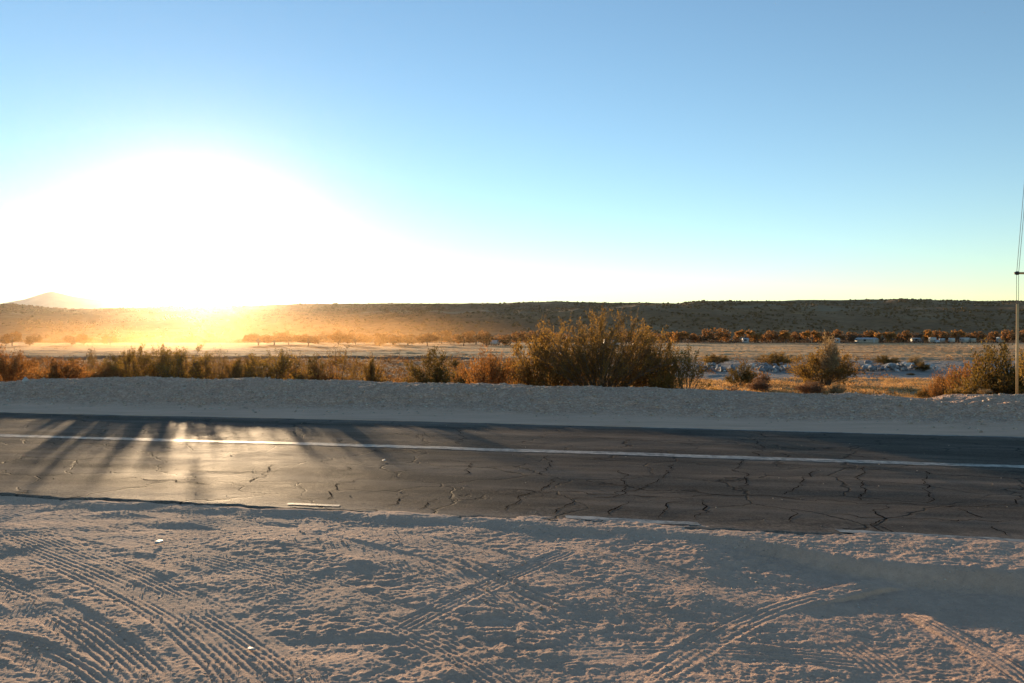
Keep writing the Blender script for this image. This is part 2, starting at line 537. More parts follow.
vor = m.n('TexVoronoi', feature='DISTANCE_TO_EDGE', ins={'Vector': m.n('VectorMath', operation='ADD', ins={0: m.scale_vec(rp, (0.8, 1.15, 0.2)), 1: m.n('VectorMath', operation='SCALE', ins={0: m.n('TexNoise', ins={'Vector': p, 'Scale': 1.8, 'Detail': 5.0}).outputs['Color'], 'Scale': 0.55}).outputs[0]}).outputs[0], 'Scale': 0.85})
crk = m.math('MULTIPLY', m.ramp(vor.outputs['Distance'], [(0.0, 1.0), (0.014, 0.0)]), m.ramp(m.noise(p, 0.5, 3), [(0.36, 0.15), (0.50, 0.95)]))
c = m.mix(crk, c, (0.018, 0.016, 0.015))
hb = m.math('ADD', m.noise(p, 75, 4, 0.75), m.math('MULTIPLY', crk, -1.5))
M['asphalt'] = m.done(c, m.ramp(patch, [(0.3, 0.58), (0.7, 0.74)]), m.bump(hb, 0.010, 1.0), 0.008)
road = kind(link('road', mesh_from('road', V.reshape(-1, 3), grid_quads(V.shape[0], V.shape[1]), None, [M['asphalt']], True)), 'structure')


def ribbon(x0, x1, wc, width, lift=0.004, step=0.08, jag=0.022, seed=0):
    X = np.arange(x0, x1, step)
    hw = width / 2
    a = wc - hw + jag * fbm(X * 6, X * 0, seed + 401, 3)
    b = wc + hw + jag * fbm(X * 6, X * 0, seed + 402, 3)
    tot = 5
    rowsV = []
    for k in range(tot):
        W = a + (b - a) * k / (tot - 1)
        Y = xw(X, W)
        rowsV.append(np.stack([X, Y, road_z(X, Y) + lift], 1))
    V = np.stack(rowsV, 0)
    return V.reshape(-1, 3), grid_quads(tot, len(X))


m = N('worn_road_paint'); p = m.pos()
wear = m.noise(p, 9, 6, 0.7); wear2 = m.noise(m.scale_vec(p, (0.5, 3, 1)), 3.5, 5, 0.6)
f = m.ramp(m.math('ADD', m.math('MULTIPLY', wear, 0.55), m.math('MULTIPLY', wear2, 0.45)), [(0.42, 0.0), (0.58, 1.0)])
c = m.mix(f, (0.075, 0.066, 0.058), (0.38, 0.33, 0.275))
M['paint'] = m.done(c, 0.6, m.bump(m.noise(p, 90, 3, 0.7), 0.004, 0.6), 0.4)
mb = MB()
for x0, x1, wc, wd, sd in ((-60, 40, W_MID + 0.03, 0.25, 0), (on_plane(566, 519)[0], on_plane(705, 526)[0], W_NEAR + 0.17, 0.12, 3),
                           (on_plane(840, 533)[0], 12, W_NEAR + 0.18, 0.12, 7), (on_plane(284, 506)[0], on_plane(338, 508)[0], W_NEAR + 0.20, 0.075, 5),
                           (on_plane(640, 427)[0], 30, W_FAR - 0.12, 0.09, 9)):
    v, q = ribbon(x0, x1, wc, wd, seed=sd)
    mb.add(v, q)
kind(link('road_markings', mb.mesh('road_markings', M['paint'])), 'structure')

# cracks: ragged dark ribbons lying in the asphalt, placed from the photo
CR = [[(743, 457), (737, 470), (747, 477), (744, 492)], [(814, 470), (797, 490), (782, 497)],
      [(667, 497), (752, 495), (812, 501), (892, 504), (967, 507), (1017, 505), (1022, 495)],
      [(892, 504), (879, 515), (877, 525), (884, 537)], [(704, 500), (707, 512), (697, 523)], [(662, 520), (667, 505), (684, 500)],
      [(629, 502), (612, 512), (606, 519)], [(792, 510), (794, 525)], [(969, 508), (974, 520)], [(992, 525), (1012, 537)],
      [(557, 515), (572, 500), (617, 497), (662, 480), (676, 464)], [(392, 458), (431, 460), (473, 462), (493, 461)],
      [(473, 462), (466, 470), (467, 477)], [(351, 467), (343, 472), (331, 471)], [(358, 479), (343, 482), (331, 495), (323, 501)],
      [(411, 495), (391, 504), (378, 507)], [(434, 498), (420, 511)], [(273, 465), (261, 477), (240, 486)], [(271, 455), (331, 456)],
      [(500, 490), (560, 492), (640, 497), (700, 500)], [(505, 513), (515, 500), (540, 490), (560, 478)], [(180, 470), (230, 473), (290, 472)],
      [(90, 484), (130, 478), (170, 482), (215, 486)], [(820, 515), (900, 519), (1024, 523)], [(620, 470), (626, 488), (619, 497)],
      [(545, 456), (550, 466), (541, 478)], [(867, 468), (858, 480), (866, 490), (860, 502)], [(930, 472), (925, 486), (934, 505)],
      [(40, 437), (90, 441), (140, 440)], [(560, 436), (640, 441), (700, 445)], [(455, 428), (463, 436), (459, 446)], [(752, 438), (762, 447), (757, 458)]]
mb = MB()
for ci, pts in enumerate(CR):
    P = np.array([on_plane(a, b) for a, b in pts])
    d = np.r_[0, np.cumsum(np.linalg.norm(np.diff(P, axis=0), axis=1))]
    s = np.arange(0, d[-1], 0.03)
    if len(s) < 4:
        continue
    Q = np.stack([np.interp(s, d, P[:, 0]), np.interp(s, d, P[:, 1])], 1)
    Q += 0.10 * np.stack([fbm(s * 3.1, s * 0, 500 + ci, 4), fbm(s * 3.1, s * 0, 600 + ci, 4)], 1)
    T = np.gradient(Q, axis=0); T /= np.linalg.norm(T, axis=1)[:, None] + 1e-9
    Nn = np.stack([-T[:, 1], T[:, 0]], 1)
    wd = 0.003 + 0.0075 * np.clip(fbm(s * 4, s * 0, 700 + ci, 3) + 0.3, 0, 1.4)
    wd *= sstep(0, 0.15, s) * (1 - sstep(s[-1] - 0.2, s[-1], s))
    a = Q + Nn * wd[:, None]; b = Q - Nn * wd[:, None]
    V = np.concatenate([np.c_[a, road_z(a[:, 0], a[:, 1]) + 0.003], np.c_[b, road_z(b[:, 0], b[:, 1]) + 0.003]], 0)
    mb.add(V, grid_quads(2, len(s)))
M['crack'] = mat_plain('crack_filler', (0.016, 0.014, 0.013), 1.0, 0.3, 20, 0.0)
kind(link('road_cracks', mb.mesh('road_cracks', M['crack'])), 'structure')

# ------------------------------------------------------------------ hills and far mountain
sky_px = np.array([(-300, 302), (-60, 304), (0, 304.5), (10, 303.5), (40, 306.5), (70, 309), (110, 308.5), (150, 307.5), (250, 305.5), (300, 304), (400, 303.5), (500, 303.2),
                   (530, 302.4), (560, 301.6), (600, 302.6), (680, 303), (720, 302), (760, 300.8), (830, 300), (870, 299.4), (900, 299), (950, 300.5), (1024, 301), (1300, 303)])
HC = 1500.0


def hill_h(X, Y):
    t = X / Y
    px = t * F + 512
    crest = (HZ - np.interp(px, sky_px[:, 0], sky_px[:, 1])) / F * HC + CH
    crest = crest + 1.3 * fbm(t * 22, t * 0, 803, 4)
    k = np.clip((Y - 760.0) / (HC - 760.0), 0, 1)
    prof = 0.30 * sstep(0, 0.45, k) + 0.70 * np.clip((k - 0.1) / 0.9, 0, 1) ** 1.15
    n = fbm(X * 0.0042, Y * 0.0030, 801, 4) * 9.5 + fbm(X * 0.016, Y * 0.012, 802, 4) * 2.2
    body = -3.0 + (crest + 3.0) * prof + n * np.sin(np.pi * np.clip(k, 0, 1)) ** 0.8 * (0.4 + k)
    # spurs of the right half
    body += 5.0 * np.exp(-((px - 640 - 160 * (1 - k)) / 60) ** 2) * np.sin(np.pi * k) - 5.0 * np.exp(-((px - 760 - 90 * (1 - k)) / 70) ** 2) * np.sin(np.pi * k)
    back = np.clip((Y - HC) / 900.0, 0, 1)
    return body - back * 30.0


yy_ = np.concatenate([np.linspace(740, 1500, 190), np.linspace(1510, 2300, 20)])
tt_ = np.linspace(-1.25, 1.25, 700)
TT, YYh = np.meshgrid(tt_, yy_, indexing='xy')
XH = TT * YYh
ZH = hill_h(XH.ravel(), YYh.ravel())
m = N('scrubby_hillside'); p = m.pos()
n1 = m.noise(p, 0.006, 5, 0.6); n2 = m.noise(p, 0.05, 5, 0.65); n3 = m.noise(p, 0.14, 4, 0.7)
c = m.ramp(m.math('ADD', m.math('MULTIPLY', n1, 0.55), m.math('MULTIPLY', n2, 0.45)), [(0.36, (0.19, 0.095, 0.040)), (0.52, (0.27, 0.14, 0.062)), (0.66, (0.40, 0.22, 0.10))])
c = m.mix(m.ramp(n3, [(0.48, 0.0), (0.60, 0.5)]), c, (0.125, 0.070, 0.030))
pk_ = m.noise(m.scale_vec(p, (0.0035, 0.009, 0.02)), 1.0, 5, 0.62)
c = m.mix(m.ramp(pk_, [(0.56, 0.0), (0.68, 0.7)]), c, (0.30, 0.22, 0.135))
M['hill'] = m.done(c, 0.95, None, 0.1)
kind(link('hills', mesh_from('hills', np.stack([XH.ravel(), YYh.ravel(), ZH], 1), grid_quads(len(yy_), len(tt_)), None, [M['hill']], True)), 'structure')

# pale dirt tracks on the hill flank
mb = MB()
for pts in ([(1010, 480), (1120, 560), (1260, 640)], ):
    pass
# far mountain beyond the hills
MD = 3950.0
xm = np.linspace(-4050, -1600, 160); ym = np.linspace(MD - 500, MD + 300, 40)
XM, YM = np.meshgrid(xm, ym, indexing='xy')
pk = np.interp(XM / YM * F + 512, [-300, -150, -40, 0, 25, 45, 52, 75, 100, 125, 160, 220, 300], [14, 34, 24, 32, 36.5, 43, 44.5, 39, 36, 30, 24, 16, 0]) / F * MD
dk = 1 - np.abs(YM - MD) / np.where(YM < MD, 500, 300)
ZM = -4 + (pk + 4) * np.clip(dk, 0, 1) ** 0.8 + fbm(XM * 0.006, YM * 0.006, 901, 4) * 14 * dk * (1 - dk) * 3
M['mountain'] = mat_plain('bare_mountain_rock', (0.46, 0.44, 0.42), 0.95, 0.15, 0.01, 0.1)
kind(link('distant_mountain', mesh_from('distant_mountain', np.stack([XM.ravel(), YM.ravel(), ZM.ravel()], 1), grid_quads(40, 160), None, [M['mountain']], True)), 'structure')

# ------------------------------------------------------------------ stuff: scrub on the hills, gravel, grass
ICO_V = []
phi = (1 + 5 ** 0.5) / 2
for a in (-1, 1):
    for b in (-phi, phi):
        ICO_V += [(0, a, b), (a, b, 0), (b, 0, a)]
ICO_V = np.array(ICO_V, float); ICO_V /= np.linalg.norm(ICO_V[0])
import itertools
ICO_T = []
for i, j, k in itertools.combinations(range(12), 3):
    d = [np.linalg.norm(ICO_V[a] - ICO_V[b]) for a, b in ((i, j), (j, k), (i, k))]
    if max(d) < 1.1:
        nrm = np.cross(ICO_V[j] - ICO_V[i], ICO_V[k] - ICO_V[i])
        ICO_T.append((i, j, k) if nrm @ ICO_V[i] > 0 else (i, k, j))
ICO_T = np.array(ICO_T)


def scatter_ico(P, size, flat, jitter, g):
    n = len(P)
    S = np.broadcast_to(size, (n,))[:, None, None]
    V = ICO_V[None] * (1 + jitter * (g.random((n, 12, 1)) - 0.5) * 2) * np.array([1, 1, 1.0])
    a = g.random(n) * 2 * np.pi
    ca, sa = np.cos(a), np.sin(a)
    Vx = V[..., 0] * ca[:, None] - V[..., 1] * sa[:, None] * 0.8; Vy = V[..., 0] * sa[:, None] + V[..., 1] * ca[:, None] * 0.8
    V = np.stack([Vx, Vy, V[..., 2] * flat], 2) * S + P[:, None, :]
    T = ICO_T[None] + (np.arange(n) * 12)[:, None, None]
    return V.reshape(-1, 3), T.reshape(-1, 3)


g = np.random.default_rng(21)
n = 15000
ys = 780 + (1500 - 780) * g.random(n) ** 0.8; ts = (g.random(n) - 0.5) * 1.7
xs_ = ts * ys
dens = fbm(xs_ * 0.008, ys * 0.008, 811, 3)
keep = dens > -0.25 + 0.4 * (g.random(n) - 0.5)
xs_, ys = xs_[keep], ys[keep]
P = np.stack([xs_, ys, hill_h(xs_, ys) + 0.4], 1)
V, T = scatter_ico(P, 0.9 + 1.7 * g.random(len(P)) ** 2, 0.8, 0.3, g)
M['hill_scrub'] = mat_plain('hill_scrub', (0.155, 0.088, 0.037), 0.9, 0.4, 0.05, 0.1)
kind(link('hillside_scrub', mesh_from('hillside_scrub', V, None, T, [M['hill_scrub']])), 'stuff')

# loose stones on the bank and the sand
Ps = []; Sz = []
n = 16000
x = (g.random(n) - 0.5) * 36; w = 15.3 + 5.0 * g.random(n) ** 0.8; y = xw(x, w)
k = sstep(15.4, 17.8, w) * 0.9 + 0.1 > g.random(n)
x, y = x[k], y[k]; Ps.append(np.stack([x, y], 1)); Sz.append(0.007 + 0.048 * g.random(len(x)) ** 6)
n = 15000
t = (g.random(n) - 0.5) * 1.5; y = 3.4 * (7.2 / 3.4) ** g.random(n); x = t * y
k = wof(x, y) < 7.15
x, y = x[k], y[k]; Ps.append(np.stack([x, y], 1)); Sz.append(0.0022 + 0.009 * g.random(len(x)) ** 5)
n = 260
t = (g.random(n) - 0.5) * 1.5; y = 3.6 * (7.0 / 3.6) ** g.random(n); x = t * y
Ps.append(np.stack([x, y], 1)); Sz.append(0.008 + 0.016 * g.random(n) ** 3)
n = 6500   # band of pea gravel along the asphalt edge
x = (g.random(n) - 0.45) * 12; w = 6.75 + 0.4 * g.random(n); y = xw(x, w)
Ps.append(np.stack([x, y], 1)); Sz.append(0.003 + 0.012 * g.random(n) ** 3)
n = 500   # grit on the road
x = (g.random(n) - 0.5) * 20; w = 7.3 + 7.6 * g.random(n); y = xw(x, w)
Pg = np.stack([x, y, road_z(x, y) + 0.003], 1)
P2 = np.concatenate(Ps); S2 = np.concatenate(Sz)
zz, _, _ = ground_height(P2[:, 0], P2[:, 1])
P3 = np.c_[P2, zz - S2 * np.where(wof(P2[:, 0], P2[:, 1]) < 7.2, 0.34, -0.05)]
P3 = np.concatenate([P3, Pg]); S2 = np.r_[S2, 0.003 + 0.008 * g.random(len(Pg)) ** 4]
V, T = scatter_ico(P3, S2, 0.65, 0.28, g)
m = N('loose_stone'); p = m.pos()
c = m.ramp(m.noise(p, 14.0, 2), [(0.35, (0.26, 0.19, 0.14)), (0.55, (0.46, 0.35, 0.26)), (0.70, (0.60, 0.50, 0.40))])
M['stone'] = m.done(c, 0.85, None, 0.3)
kind(link('loose_gravel', mesh_from('loose_gravel', V, None, T, [M['stone']])), 'stuff')


def grass_mesh(name, P, hgt, mat, g, blades=7, spread=0.1):
    n = len(P)
    B = np.repeat(P, blades, 0); H = np.repeat(hgt, blades) * (0.5 + 0.7 * g.random(n * blades))
    k = len(B)
    B = B + np.c_[(g.random((k, 2)) - 0.5) * 2 * spread * (0.4 + np.repeat(hgt, blades)[:, None] * 2), np.zeros(k)]
    a = g.random(k) * 2 * np.pi; lean = 0.15 + g.random(k) * 1.5
    tip = B + np.c_[np.cos(a) * lean * H, np.sin(a) * lean * H, H]
    b = g.random(k) * np.pi; wd = 0.006 + 0.05 * H
    o = np.c_[np.cos(b) * wd, np.sin(b) * wd, np.zeros(k)]
    V = np.stack([B - o, B + o, tip], 1).reshape(-1, 3)
    T = np.arange(k * 3).reshape(-1, 3)
    return mesh_from(name, V, None, T, [mat], False, None, {'tint': g.random(k)})


M['straw'] = mat_foliage('straw_grass', (0.42, 0.24, 0.10), (0.78, 0.50, 0.24), 0.62, (1.0, 0.86, 0.62))
M['scrub'] = mat_foliage('desert_scrub_leaf', (0.12, 0.070, 0.030), (0.32, 0.18, 0.075), 0.5)
n = 60000
yy0 = 23.0 * (66.0 / 23.0) ** g.random(n); tx = (g.random(n) - 0.5) * 1.5
x = tx * yy0
k = (wof(x, yy0) > 21.5) & (fbm(x * 0.25, yy0 * 0.25, 851, 3) + 0.5 * (g.random(n) - 0.3) > -0.05)
x, yy0 = x[k], yy0[k]
zz, _, _ = ground_height(x, yy0)
xa, ya = x, yy0
n = 34000
yy0 = 36.0 + 29.0 * g.random(n); tx = (g.random(n) - 0.35) * 1.5; x = tx * yy0
k = (tx > -0.2) & (fbm(x * 0.3, yy0 * 0.3, 852, 3) + 0.6 * (g.random(n) - 0.5) > -0.2)
x = np.r_[xa, x[k]]; yy0 = np.r_[ya, yy0[k]]
zz, _, _ = ground_height(x, yy0)
kind(link('dry_grass', grass_mesh('dry_grass', np.c_[x, yy0, zz - 0.02], 0.08 + 0.15 * g.random(len(x)) ** 1.5, M['straw'], g, 9, 0.16)), 'stuff')

# low scrub that covers the plain as one mass
n = 14000
yy0 = 28.0 * (330.0 / 28.0) ** g.random(n); tx = (g.random(n) - 0.5) * 1.5
x = tx * yy0; pxs = tx * F + 512
prob = np.where(pxs < 590, 0.75, 0.07)
prob = np.where((yy0 > 62) & (yy0 < 110) & (pxs > 640), 0.05, prob)
prob = np.where(yy0 > 126, 0.05, prob)
k = (wof(x, yy0) > 24) & (g.random(n) < prob) & (np.abs(yy0 - 120) > 5)
x, yy0 = x[k], yy0[k]
zz, _, _ = ground_height(x, yy0)
hg = (0.22 + 0.55 * g.random(len(x)) ** 2) * np.clip(yy0 / 60, 0.5, 1.0)
hg = np.where(yy0 > 126, hg * 0.6, hg)


def clump_mesh(name, P, hgt, wide, k, leaf, mat, g):
    """each point of P carries a low dome of k small leaf faces"""
    n = len(P)
    d = g.normal(size=(n, k, 3)); d /= np.linalg.norm(d, axis=2)[..., None]; d[..., 2] = np.abs(d[..., 2])
    rr = (0.45 + 0.6 * g.random((n, k, 1)) ** 0.5)
    lump = 1 + 0.35 * np.sin(3 * np.arctan2(d[..., 1], d[..., 0]) + (g.random(n) * 6.28)[:, None])[..., None]
    C = P[:, None, :] + d * rr * lump * np.stack([hgt * wide, hgt * wide, hgt], 1)[:, None, :]
    C = C.reshape(-1, 3); m_ = len(C)
    L = (leaf * np.repeat(hgt, k) * (0.6 + 0.8 * g.random(m_)))[:, None]
    u = g.normal(size=(m_, 3)); u[:, 2] += 0.5; u /= np.linalg.norm(u, axis=1)[:, None]
    v = np.cross(u, g.normal(size=(m_, 3))); v /= np.linalg.norm(v, axis=1)[:, None]
    V = np.stack([C - u * L, C + v * L * 0.45, C + u * L, C - v * L * 0.45], 1).reshape(-1, 3)
    return mesh_from(name, V, np.arange(m_ * 4).reshape(-1, 4), None, [mat], False, None, {'tint': 0.6 * np.repeat(g.random(n), k) + 0.4 * g.random(m_)})


kind(link('low_desert_scrub', clump_mesh('low_desert_scrub', np.c_[x, yy0, zz - 0.04], hg, 1.5, 70, 0.16, M['scrub'], g)), 'stuff')
# stubble over the sunlit field beyond the levee
n = 20000
yy0 = 126.0 * (340.0 / 126.0) ** g.random(n); tx = (g.random(n) - 0.5) * 1.5; x = tx * yy0
k = fbm(x * 0.02, yy0 * 0.06, 871, 3) > -0.15
x, yy0 = x[k], yy0[k]
zz, _, _ = ground_height(x, yy0)
kind(link('field_stubble', grass_mesh('field_stubble', np.c_[x, yy0, zz - 0.02], 0.10 + 0.12 * g.random(len(x)), M['straw'], g, 9, 0.5)), 'stuff')
# undergrowth between the far trees
n = 1500
yy0 = 352 + 110 * g.random(n); tx = (g.random(n) - 0.5) * 1.5; x = tx * yy0
zz, _, _ = ground_height(x, yy0)
M['under'] = mat_foliage('dull_undergrowth', (0.055, 0.040, 0.026), (0.15, 0.09, 0.05), 0.3)
kind(link('grove_undergrowth', clump_mesh('grove_undergrowth', np.c_[x, yy0, zz - 0.1], 0.9 + 1.3 * g.random(n), 1.6, 60, 0.16, M['under'], g)), 'stuff')

# ------------------------------------------------------------------ shrubs
def shrub_arrays(seed, h, r, n_stem, n_twig, n_leaf, leaf, up=0.5, ang_max=68, tip_from=0.35, twig_len=0.3, bare=0.0, stem_r=0.016, dome=1.0, ang_pow=0.72):
    """unit-free shrub: returns (stem MB, leaf verts, leaf quads, tint)"""
    g = np.random.default_rng(seed)
    mb = MB(); LB = []; LD = []
    for i in range(n_stem):
        az = g.random() * 2 * np.pi
        inc = math.radians(ang_max) * g.random() ** ang_pow
        k = 0.72 + 0.33 * g.random()
        end = np.array([math.cos(az) * math.sin(inc) * r * k, math.sin(az) * math.sin(inc) * r * k, (math.cos(inc) ** dome) * h * k * (0.8 + 0.2 * g.random())])
        base = np.array([math.cos(az), math.sin(az), 0]) * r * 0.10 * g.random()
        midp = base + (end - base) * 0.5 + np.array([0, 0, h * 0.10]) + (g.random(3) - 0.5) * 0.12 * h
        t = np.linspace(0, 1, 7)[:, None]
        path = (1 - t) ** 2 * base + 2 * t * (1 - t) * midp + t ** 2 * end
        path[1:-1] += (g.random((5, 3)) - 0.5) * 0.035 * h
        mb.tube(path, np.linspace(stem_r, stem_r * 0.3, 7) * (0.7 + 0.6 * g.random()), 4, False)
        for j in range(n_twig):
            u = tip_from + (1 - tip_from) * g.random() ** 0.8
            f = u * 6; a = min(int(f), 5); q = path[a] + (path[a + 1] - path[a]) * (f - a)
            d = (path[a + 1] - path[a]); d /= np.linalg.norm(d)
            d = d * 0.6 + (g.random(3) - 0.5) * 1.5 + np.array([0, 0, up]); d /= np.linalg.norm(d)
            L = twig_len * h * (0.5 + 0.8 * g.random()) * (1.15 - 0.5 * u)
            e = q + d * L; mid = q + d * L * 0.5 + (g.random(3) - 0.5) * L * 0.2
            e = e + np.array([0, 0, up * L * 0.25])
            mb.tube(np.array([q, mid, e]), np.array([0.35, 0.25, 0.12]) * stem_r, 3, False)
            nl = int(n_leaf * (0.6 + 0.8 * g.random()))
            if g.random() < bare:
                continue
            s = 0.2 + 0.85 * g.random(nl) ** 0.8
            c = np.where((s < 0.5)[:, None], q + (mid - q) * (s * 2)[:, None], mid + (e - mid) * ((s - 0.5) * 2)[:, None])
            c = c + (g.random((nl, 3)) - 0.5) * leaf * 2.4
            LB.append(c); LD.append(np.repeat(d[None], nl, 0))
    C = np.concatenate(LB); D = np.concatenate(LD)
    k = len(C)
    d = D + (g.random((k, 3)) - 0.5) * 1.8; d /= np.linalg.norm(d, axis=1)[:, None] + 1e-9
    s = np.cross(d, g.random((k, 3)) - 0.5); s /= np.linalg.norm(s, axis=1)[:, None] + 1e-9
    L = leaf * (0.6 + 0.8 * g.random(k))[:, None]
    V = np.stack([C - d * L * 0.5, C + s * L * 0.26, C + d * L * 0.5, C - s * L * 0.26], 1).reshape(-1, 3)
    V[:, 2] = np.maximum(V[:, 2], 0.01)
    Q = np.arange(k * 4).reshape(-1, 4)
    return mb, V, Q, g.random(k)


M['twig'] = mat_plain('grey_twig', (0.13, 0.095, 0.065), 0.85, 0.35, 8)
M['twig_red'] = mat_plain('reddish_twig', (0.20, 0.10, 0.05), 0.85, 0.35, 8)
M['creosote'] = mat_foliage('creosote_leaf', (0.15, 0.108, 0.032), (0.38, 0.27, 0.08), 0.70)
M['olive'] = mat_foliage('olive_shrub_leaf', (0.085, 0.064, 0.022), (0.21, 0.155, 0.05), 0.58)
M['amber'] = mat_foliage('amber_shrub_leaf', (0.145, 0.097, 0.034), (0.33, 0.225, 0.080), 0.66)
M['rust'] = mat_foliage('rusty_brush_leaf', (0.18, 0.092, 0.037), (0.42, 0.225, 0.085), 0.60)
M['yellow'] = mat_foliage('yellow_brush_leaf', (0.16, 0.105, 0.03), (0.36, 0.24, 0.07), 0.45)
M['tumble'] = mat_foliage('tumbleweed_twig', (0.14, 0.075, 0.045), (0.34, 0.20, 0.12), 0.35)
M['pale'] = mat_foliage('pale_dry_leaf', (0.26, 0.19, 0.11), (0.48, 0.36, 0.21), 0.4)

SH = {}


def proto(key, fol, twig, **kw):
    mb, V, Q, tint = shrub_arrays(**kw)
    SH[key] = (mb.mesh(key + '_branches', M[twig], False), mesh_from(key + '_foliage', V, Q, None, [M[fol]], False, None, {'tint': tint}), kw['h'], kw['r'])


proto('big', 'amber', 'twig', seed=1, ang_pow=0.62, h=2.6, r=2.9, n_stem=110, n_twig=17, n_leaf=25, leaf=0.042, up=0.45, ang_max=80, tip_from=0.22, twig_len=0.19, stem_r=0.017, dome=0.5)
proto('tall_a', 'creosote', 'twig', seed=2, h=1.8, r=0.95, n_stem=27, n_twig=12, n_leaf=16, leaf=0.046, up=0.8, ang_max=78, twig_len=0.2, stem_r=0.011)
proto('tall_b', 'creosote', 'twig', seed=3, h=1.8, r=1.0, n_stem=28, n_twig=11, n_leaf=16, leaf=0.044, up=0.7, ang_max=80, twig_len=0.22, stem_r=0.011)
proto('sparse', 'amber', 'twig', seed=4, h=1.8, r=0.9, n_stem=17, n_twig=9, n_leaf=12, leaf=0.045, up=0.7, ang_max=62, twig_len=0.24, stem_r=0.010)
proto('mound', 'amber', 'twig', seed=5, h=1.4, r=1.3, n_stem=60, n_twig=12, n_leaf=16, leaf=0.055, up=0.35, ang_max=84, tip_from=0.25, twig_len=0.24, stem_r=0.010, dome=0.7)
proto('mound_b', 'olive', 'twig', seed=6, h=1.4, r=1.3, n_stem=54, n_twig=12, n_leaf=16, leaf=0.06, up=0.3, ang_max=84, tip_from=0.25, twig_len=0.24, stem_r=0.010, dome=0.7)
proto('rust', 'rust', 'twig_red', seed=7, h=0.9, r=1.1, n_stem=56, n_twig=13, n_leaf=13, leaf=0.042, up=0.5, ang_max=82, tip_from=0.2, twig_len=0.28, stem_r=0.007, dome=0.7)
proto('rust_b', 'rust', 'twig_red', seed=8, h=1.0, r=1.2, n_stem=50, n_twig=13, n_leaf=12, leaf=0.045, up=0.7, ang_max=80, tip_from=0.2, twig_len=0.3, stem_r=0.007, dome=0.7)
proto('yellow', 'yellow', 'twig', seed=9, h=0.7, r=0.8, n_stem=44, n_twig=11, n_leaf=14, leaf=0.04, up=0.7, ang_max=80, tip_from=0.2, twig_len=0.3, stem_r=0.006, dome=0.7)
proto('tumble', 'tumble', 'twig_red', seed=10, h=0.8, r=0.55, n_stem=60, n_twig=13, n_leaf=12, leaf=0.035, up=0.1, ang_max=95, tip_from=0.25, twig_len=0.2, stem_r=0.005, dome=0.6)
proto('pale', 'pale', 'twig', seed=11, h=1.2, r=0.7, n_stem=36, n_twig=10, n_leaf=14, leaf=0.05, up=0.8, ang_max=60, tip_from=0.3, twig_len=0.25, stem_r=0.008)


def shrub(key, px, Z, ytop, wpx, label, name='desert_shrub', cat='shrub', group=None, rot=None, sink=0.03):
    x, y = at(px, Z)
    zb = gz(x, y) - sink
    zt = CH - (ytop - HZ) / F * Z
    bm, fm, h0, r0 = SH[key]
    h = max(zt - zb, 0.15)
    sc = (wpx / 2 / F * Z) / r0
    o = empty(name, (x, y, zb), random.random() * 6.28 if rot is None else rot, (sc, sc, h / h0))
    link('branches', bm, o); link('foliage', fm, o)
    return tag(o, label, cat, group)


# the row behind the gravel bank
shrub('mound_b', 115, 26.0, 356, 44, 'olive bush filling the gap before the tall backlit trio', 'desert_shrub')
shrub('mound_b', 168, 26.5, 353, 52, 'low olive bush tucked between the members of the tall backlit trio', 'desert_shrub')
shrub('tall_b', 203, 25.6, 349, 46, 'loose green shrub between the backlit trio and the thin glowing one', 'creosote_bush', 'bush', rot=1.0)
shrub('mound', 238, 25.5, 357, 48, 'amber bush right beside the thin glowing shrub under the glare', 'desert_shrub')
shrub('sparse', 292, 25.2, 350, 46, 'airy amber shrub leaning on the full green backlit one', 'desert_shrub', rot=1.4)
shrub('mound_b', 310, 26.0, 358, 48, 'olive bush between the airy amber shrub and the open see-through one', 'desert_shrub')
shrub('rust_b', 8, 25.5, 350, 62, 'rust brown brush cut by the frame edge, first of the row on the gravel bank', 'dry_brush', 'brush')
shrub('rust', 62, 25.0, 358, 78, 'wide low reddish mound of brush behind the bank, next to the outermost one', 'dry_brush', 'brush')
shrub('sparse', 93, 40.0, 347, 36, 'small sparse twiggy shrub standing alone before the dark levee line', 'desert_shrub')
shrub('rust', 104, 24.6, 364, 50, 'small rusty brush at the foot of the tall upright shrubs', 'dry_brush', 'brush')
shrub('tall_a', 131, 25.0, 343, 57, 'upright dark green shrub with plume tips, first of the tall backlit trio', 'creosote_bush', 'bush')
shrub('tall_b', 155, 25.4, 340.5, 65, 'tallest plume tipped green shrub in the middle of the backlit trio', 'creosote_bush', 'bush')
shrub('tall_a', 184, 24.8, 343.5, 75, 'broad green plume tipped shrub, the trio member nearest the blinding glare', 'creosote_bush', 'bush')
shrub('sparse', 222, 25.2, 349, 52, 'thin glowing shrub straight below the blinding sun glare', 'desert_shrub')
shrub('tall_b', 272, 24.6, 346.5, 93, 'full green backlit shrub just past the sun glare, with ragged top twigs', 'creosote_bush', 'bush')
shrub('mound_b', 252, 26.5, 360, 60, 'low olive mound tucked behind the full green shrub by the glare', 'desert_shrub')
shrub('sparse', 341, 24.8, 343.5, 50, 'open see-through brown shrub with two tall twig sprays above the levee line', 'desert_shrub')
shrub('rust', 325, 25.5, 366, 46, 'low brown brush under the open see-through shrub', 'dry_brush', 'brush')
shrub('mound', 372, 38.0, 356, 34, 'small amber shrub between the open twiggy shrub and the dark olive mound', 'desert_shrub')
shrub('mound_b', 430, 37.0, 350.5, 56, 'dark olive mound shrub set back on the plain beside orange dry grass', 'desert_shrub')
shrub('rust_b', 488, 24.2, 352, 76, 'orange brown feathery brush leaning against the giant shrub', 'dry_brush', 'brush')
shrub('mound', 545, 24.4, 327, 92, 'amber rounded shrub merging with the flank of the giant shrub', 'desert_shrub')
shrub('big', 600, 23.4, 304, 158, 'giant amber brown shrub on the bank, rising above the hill skyline base', 'creosote_bush', 'bush', rot=0.6)
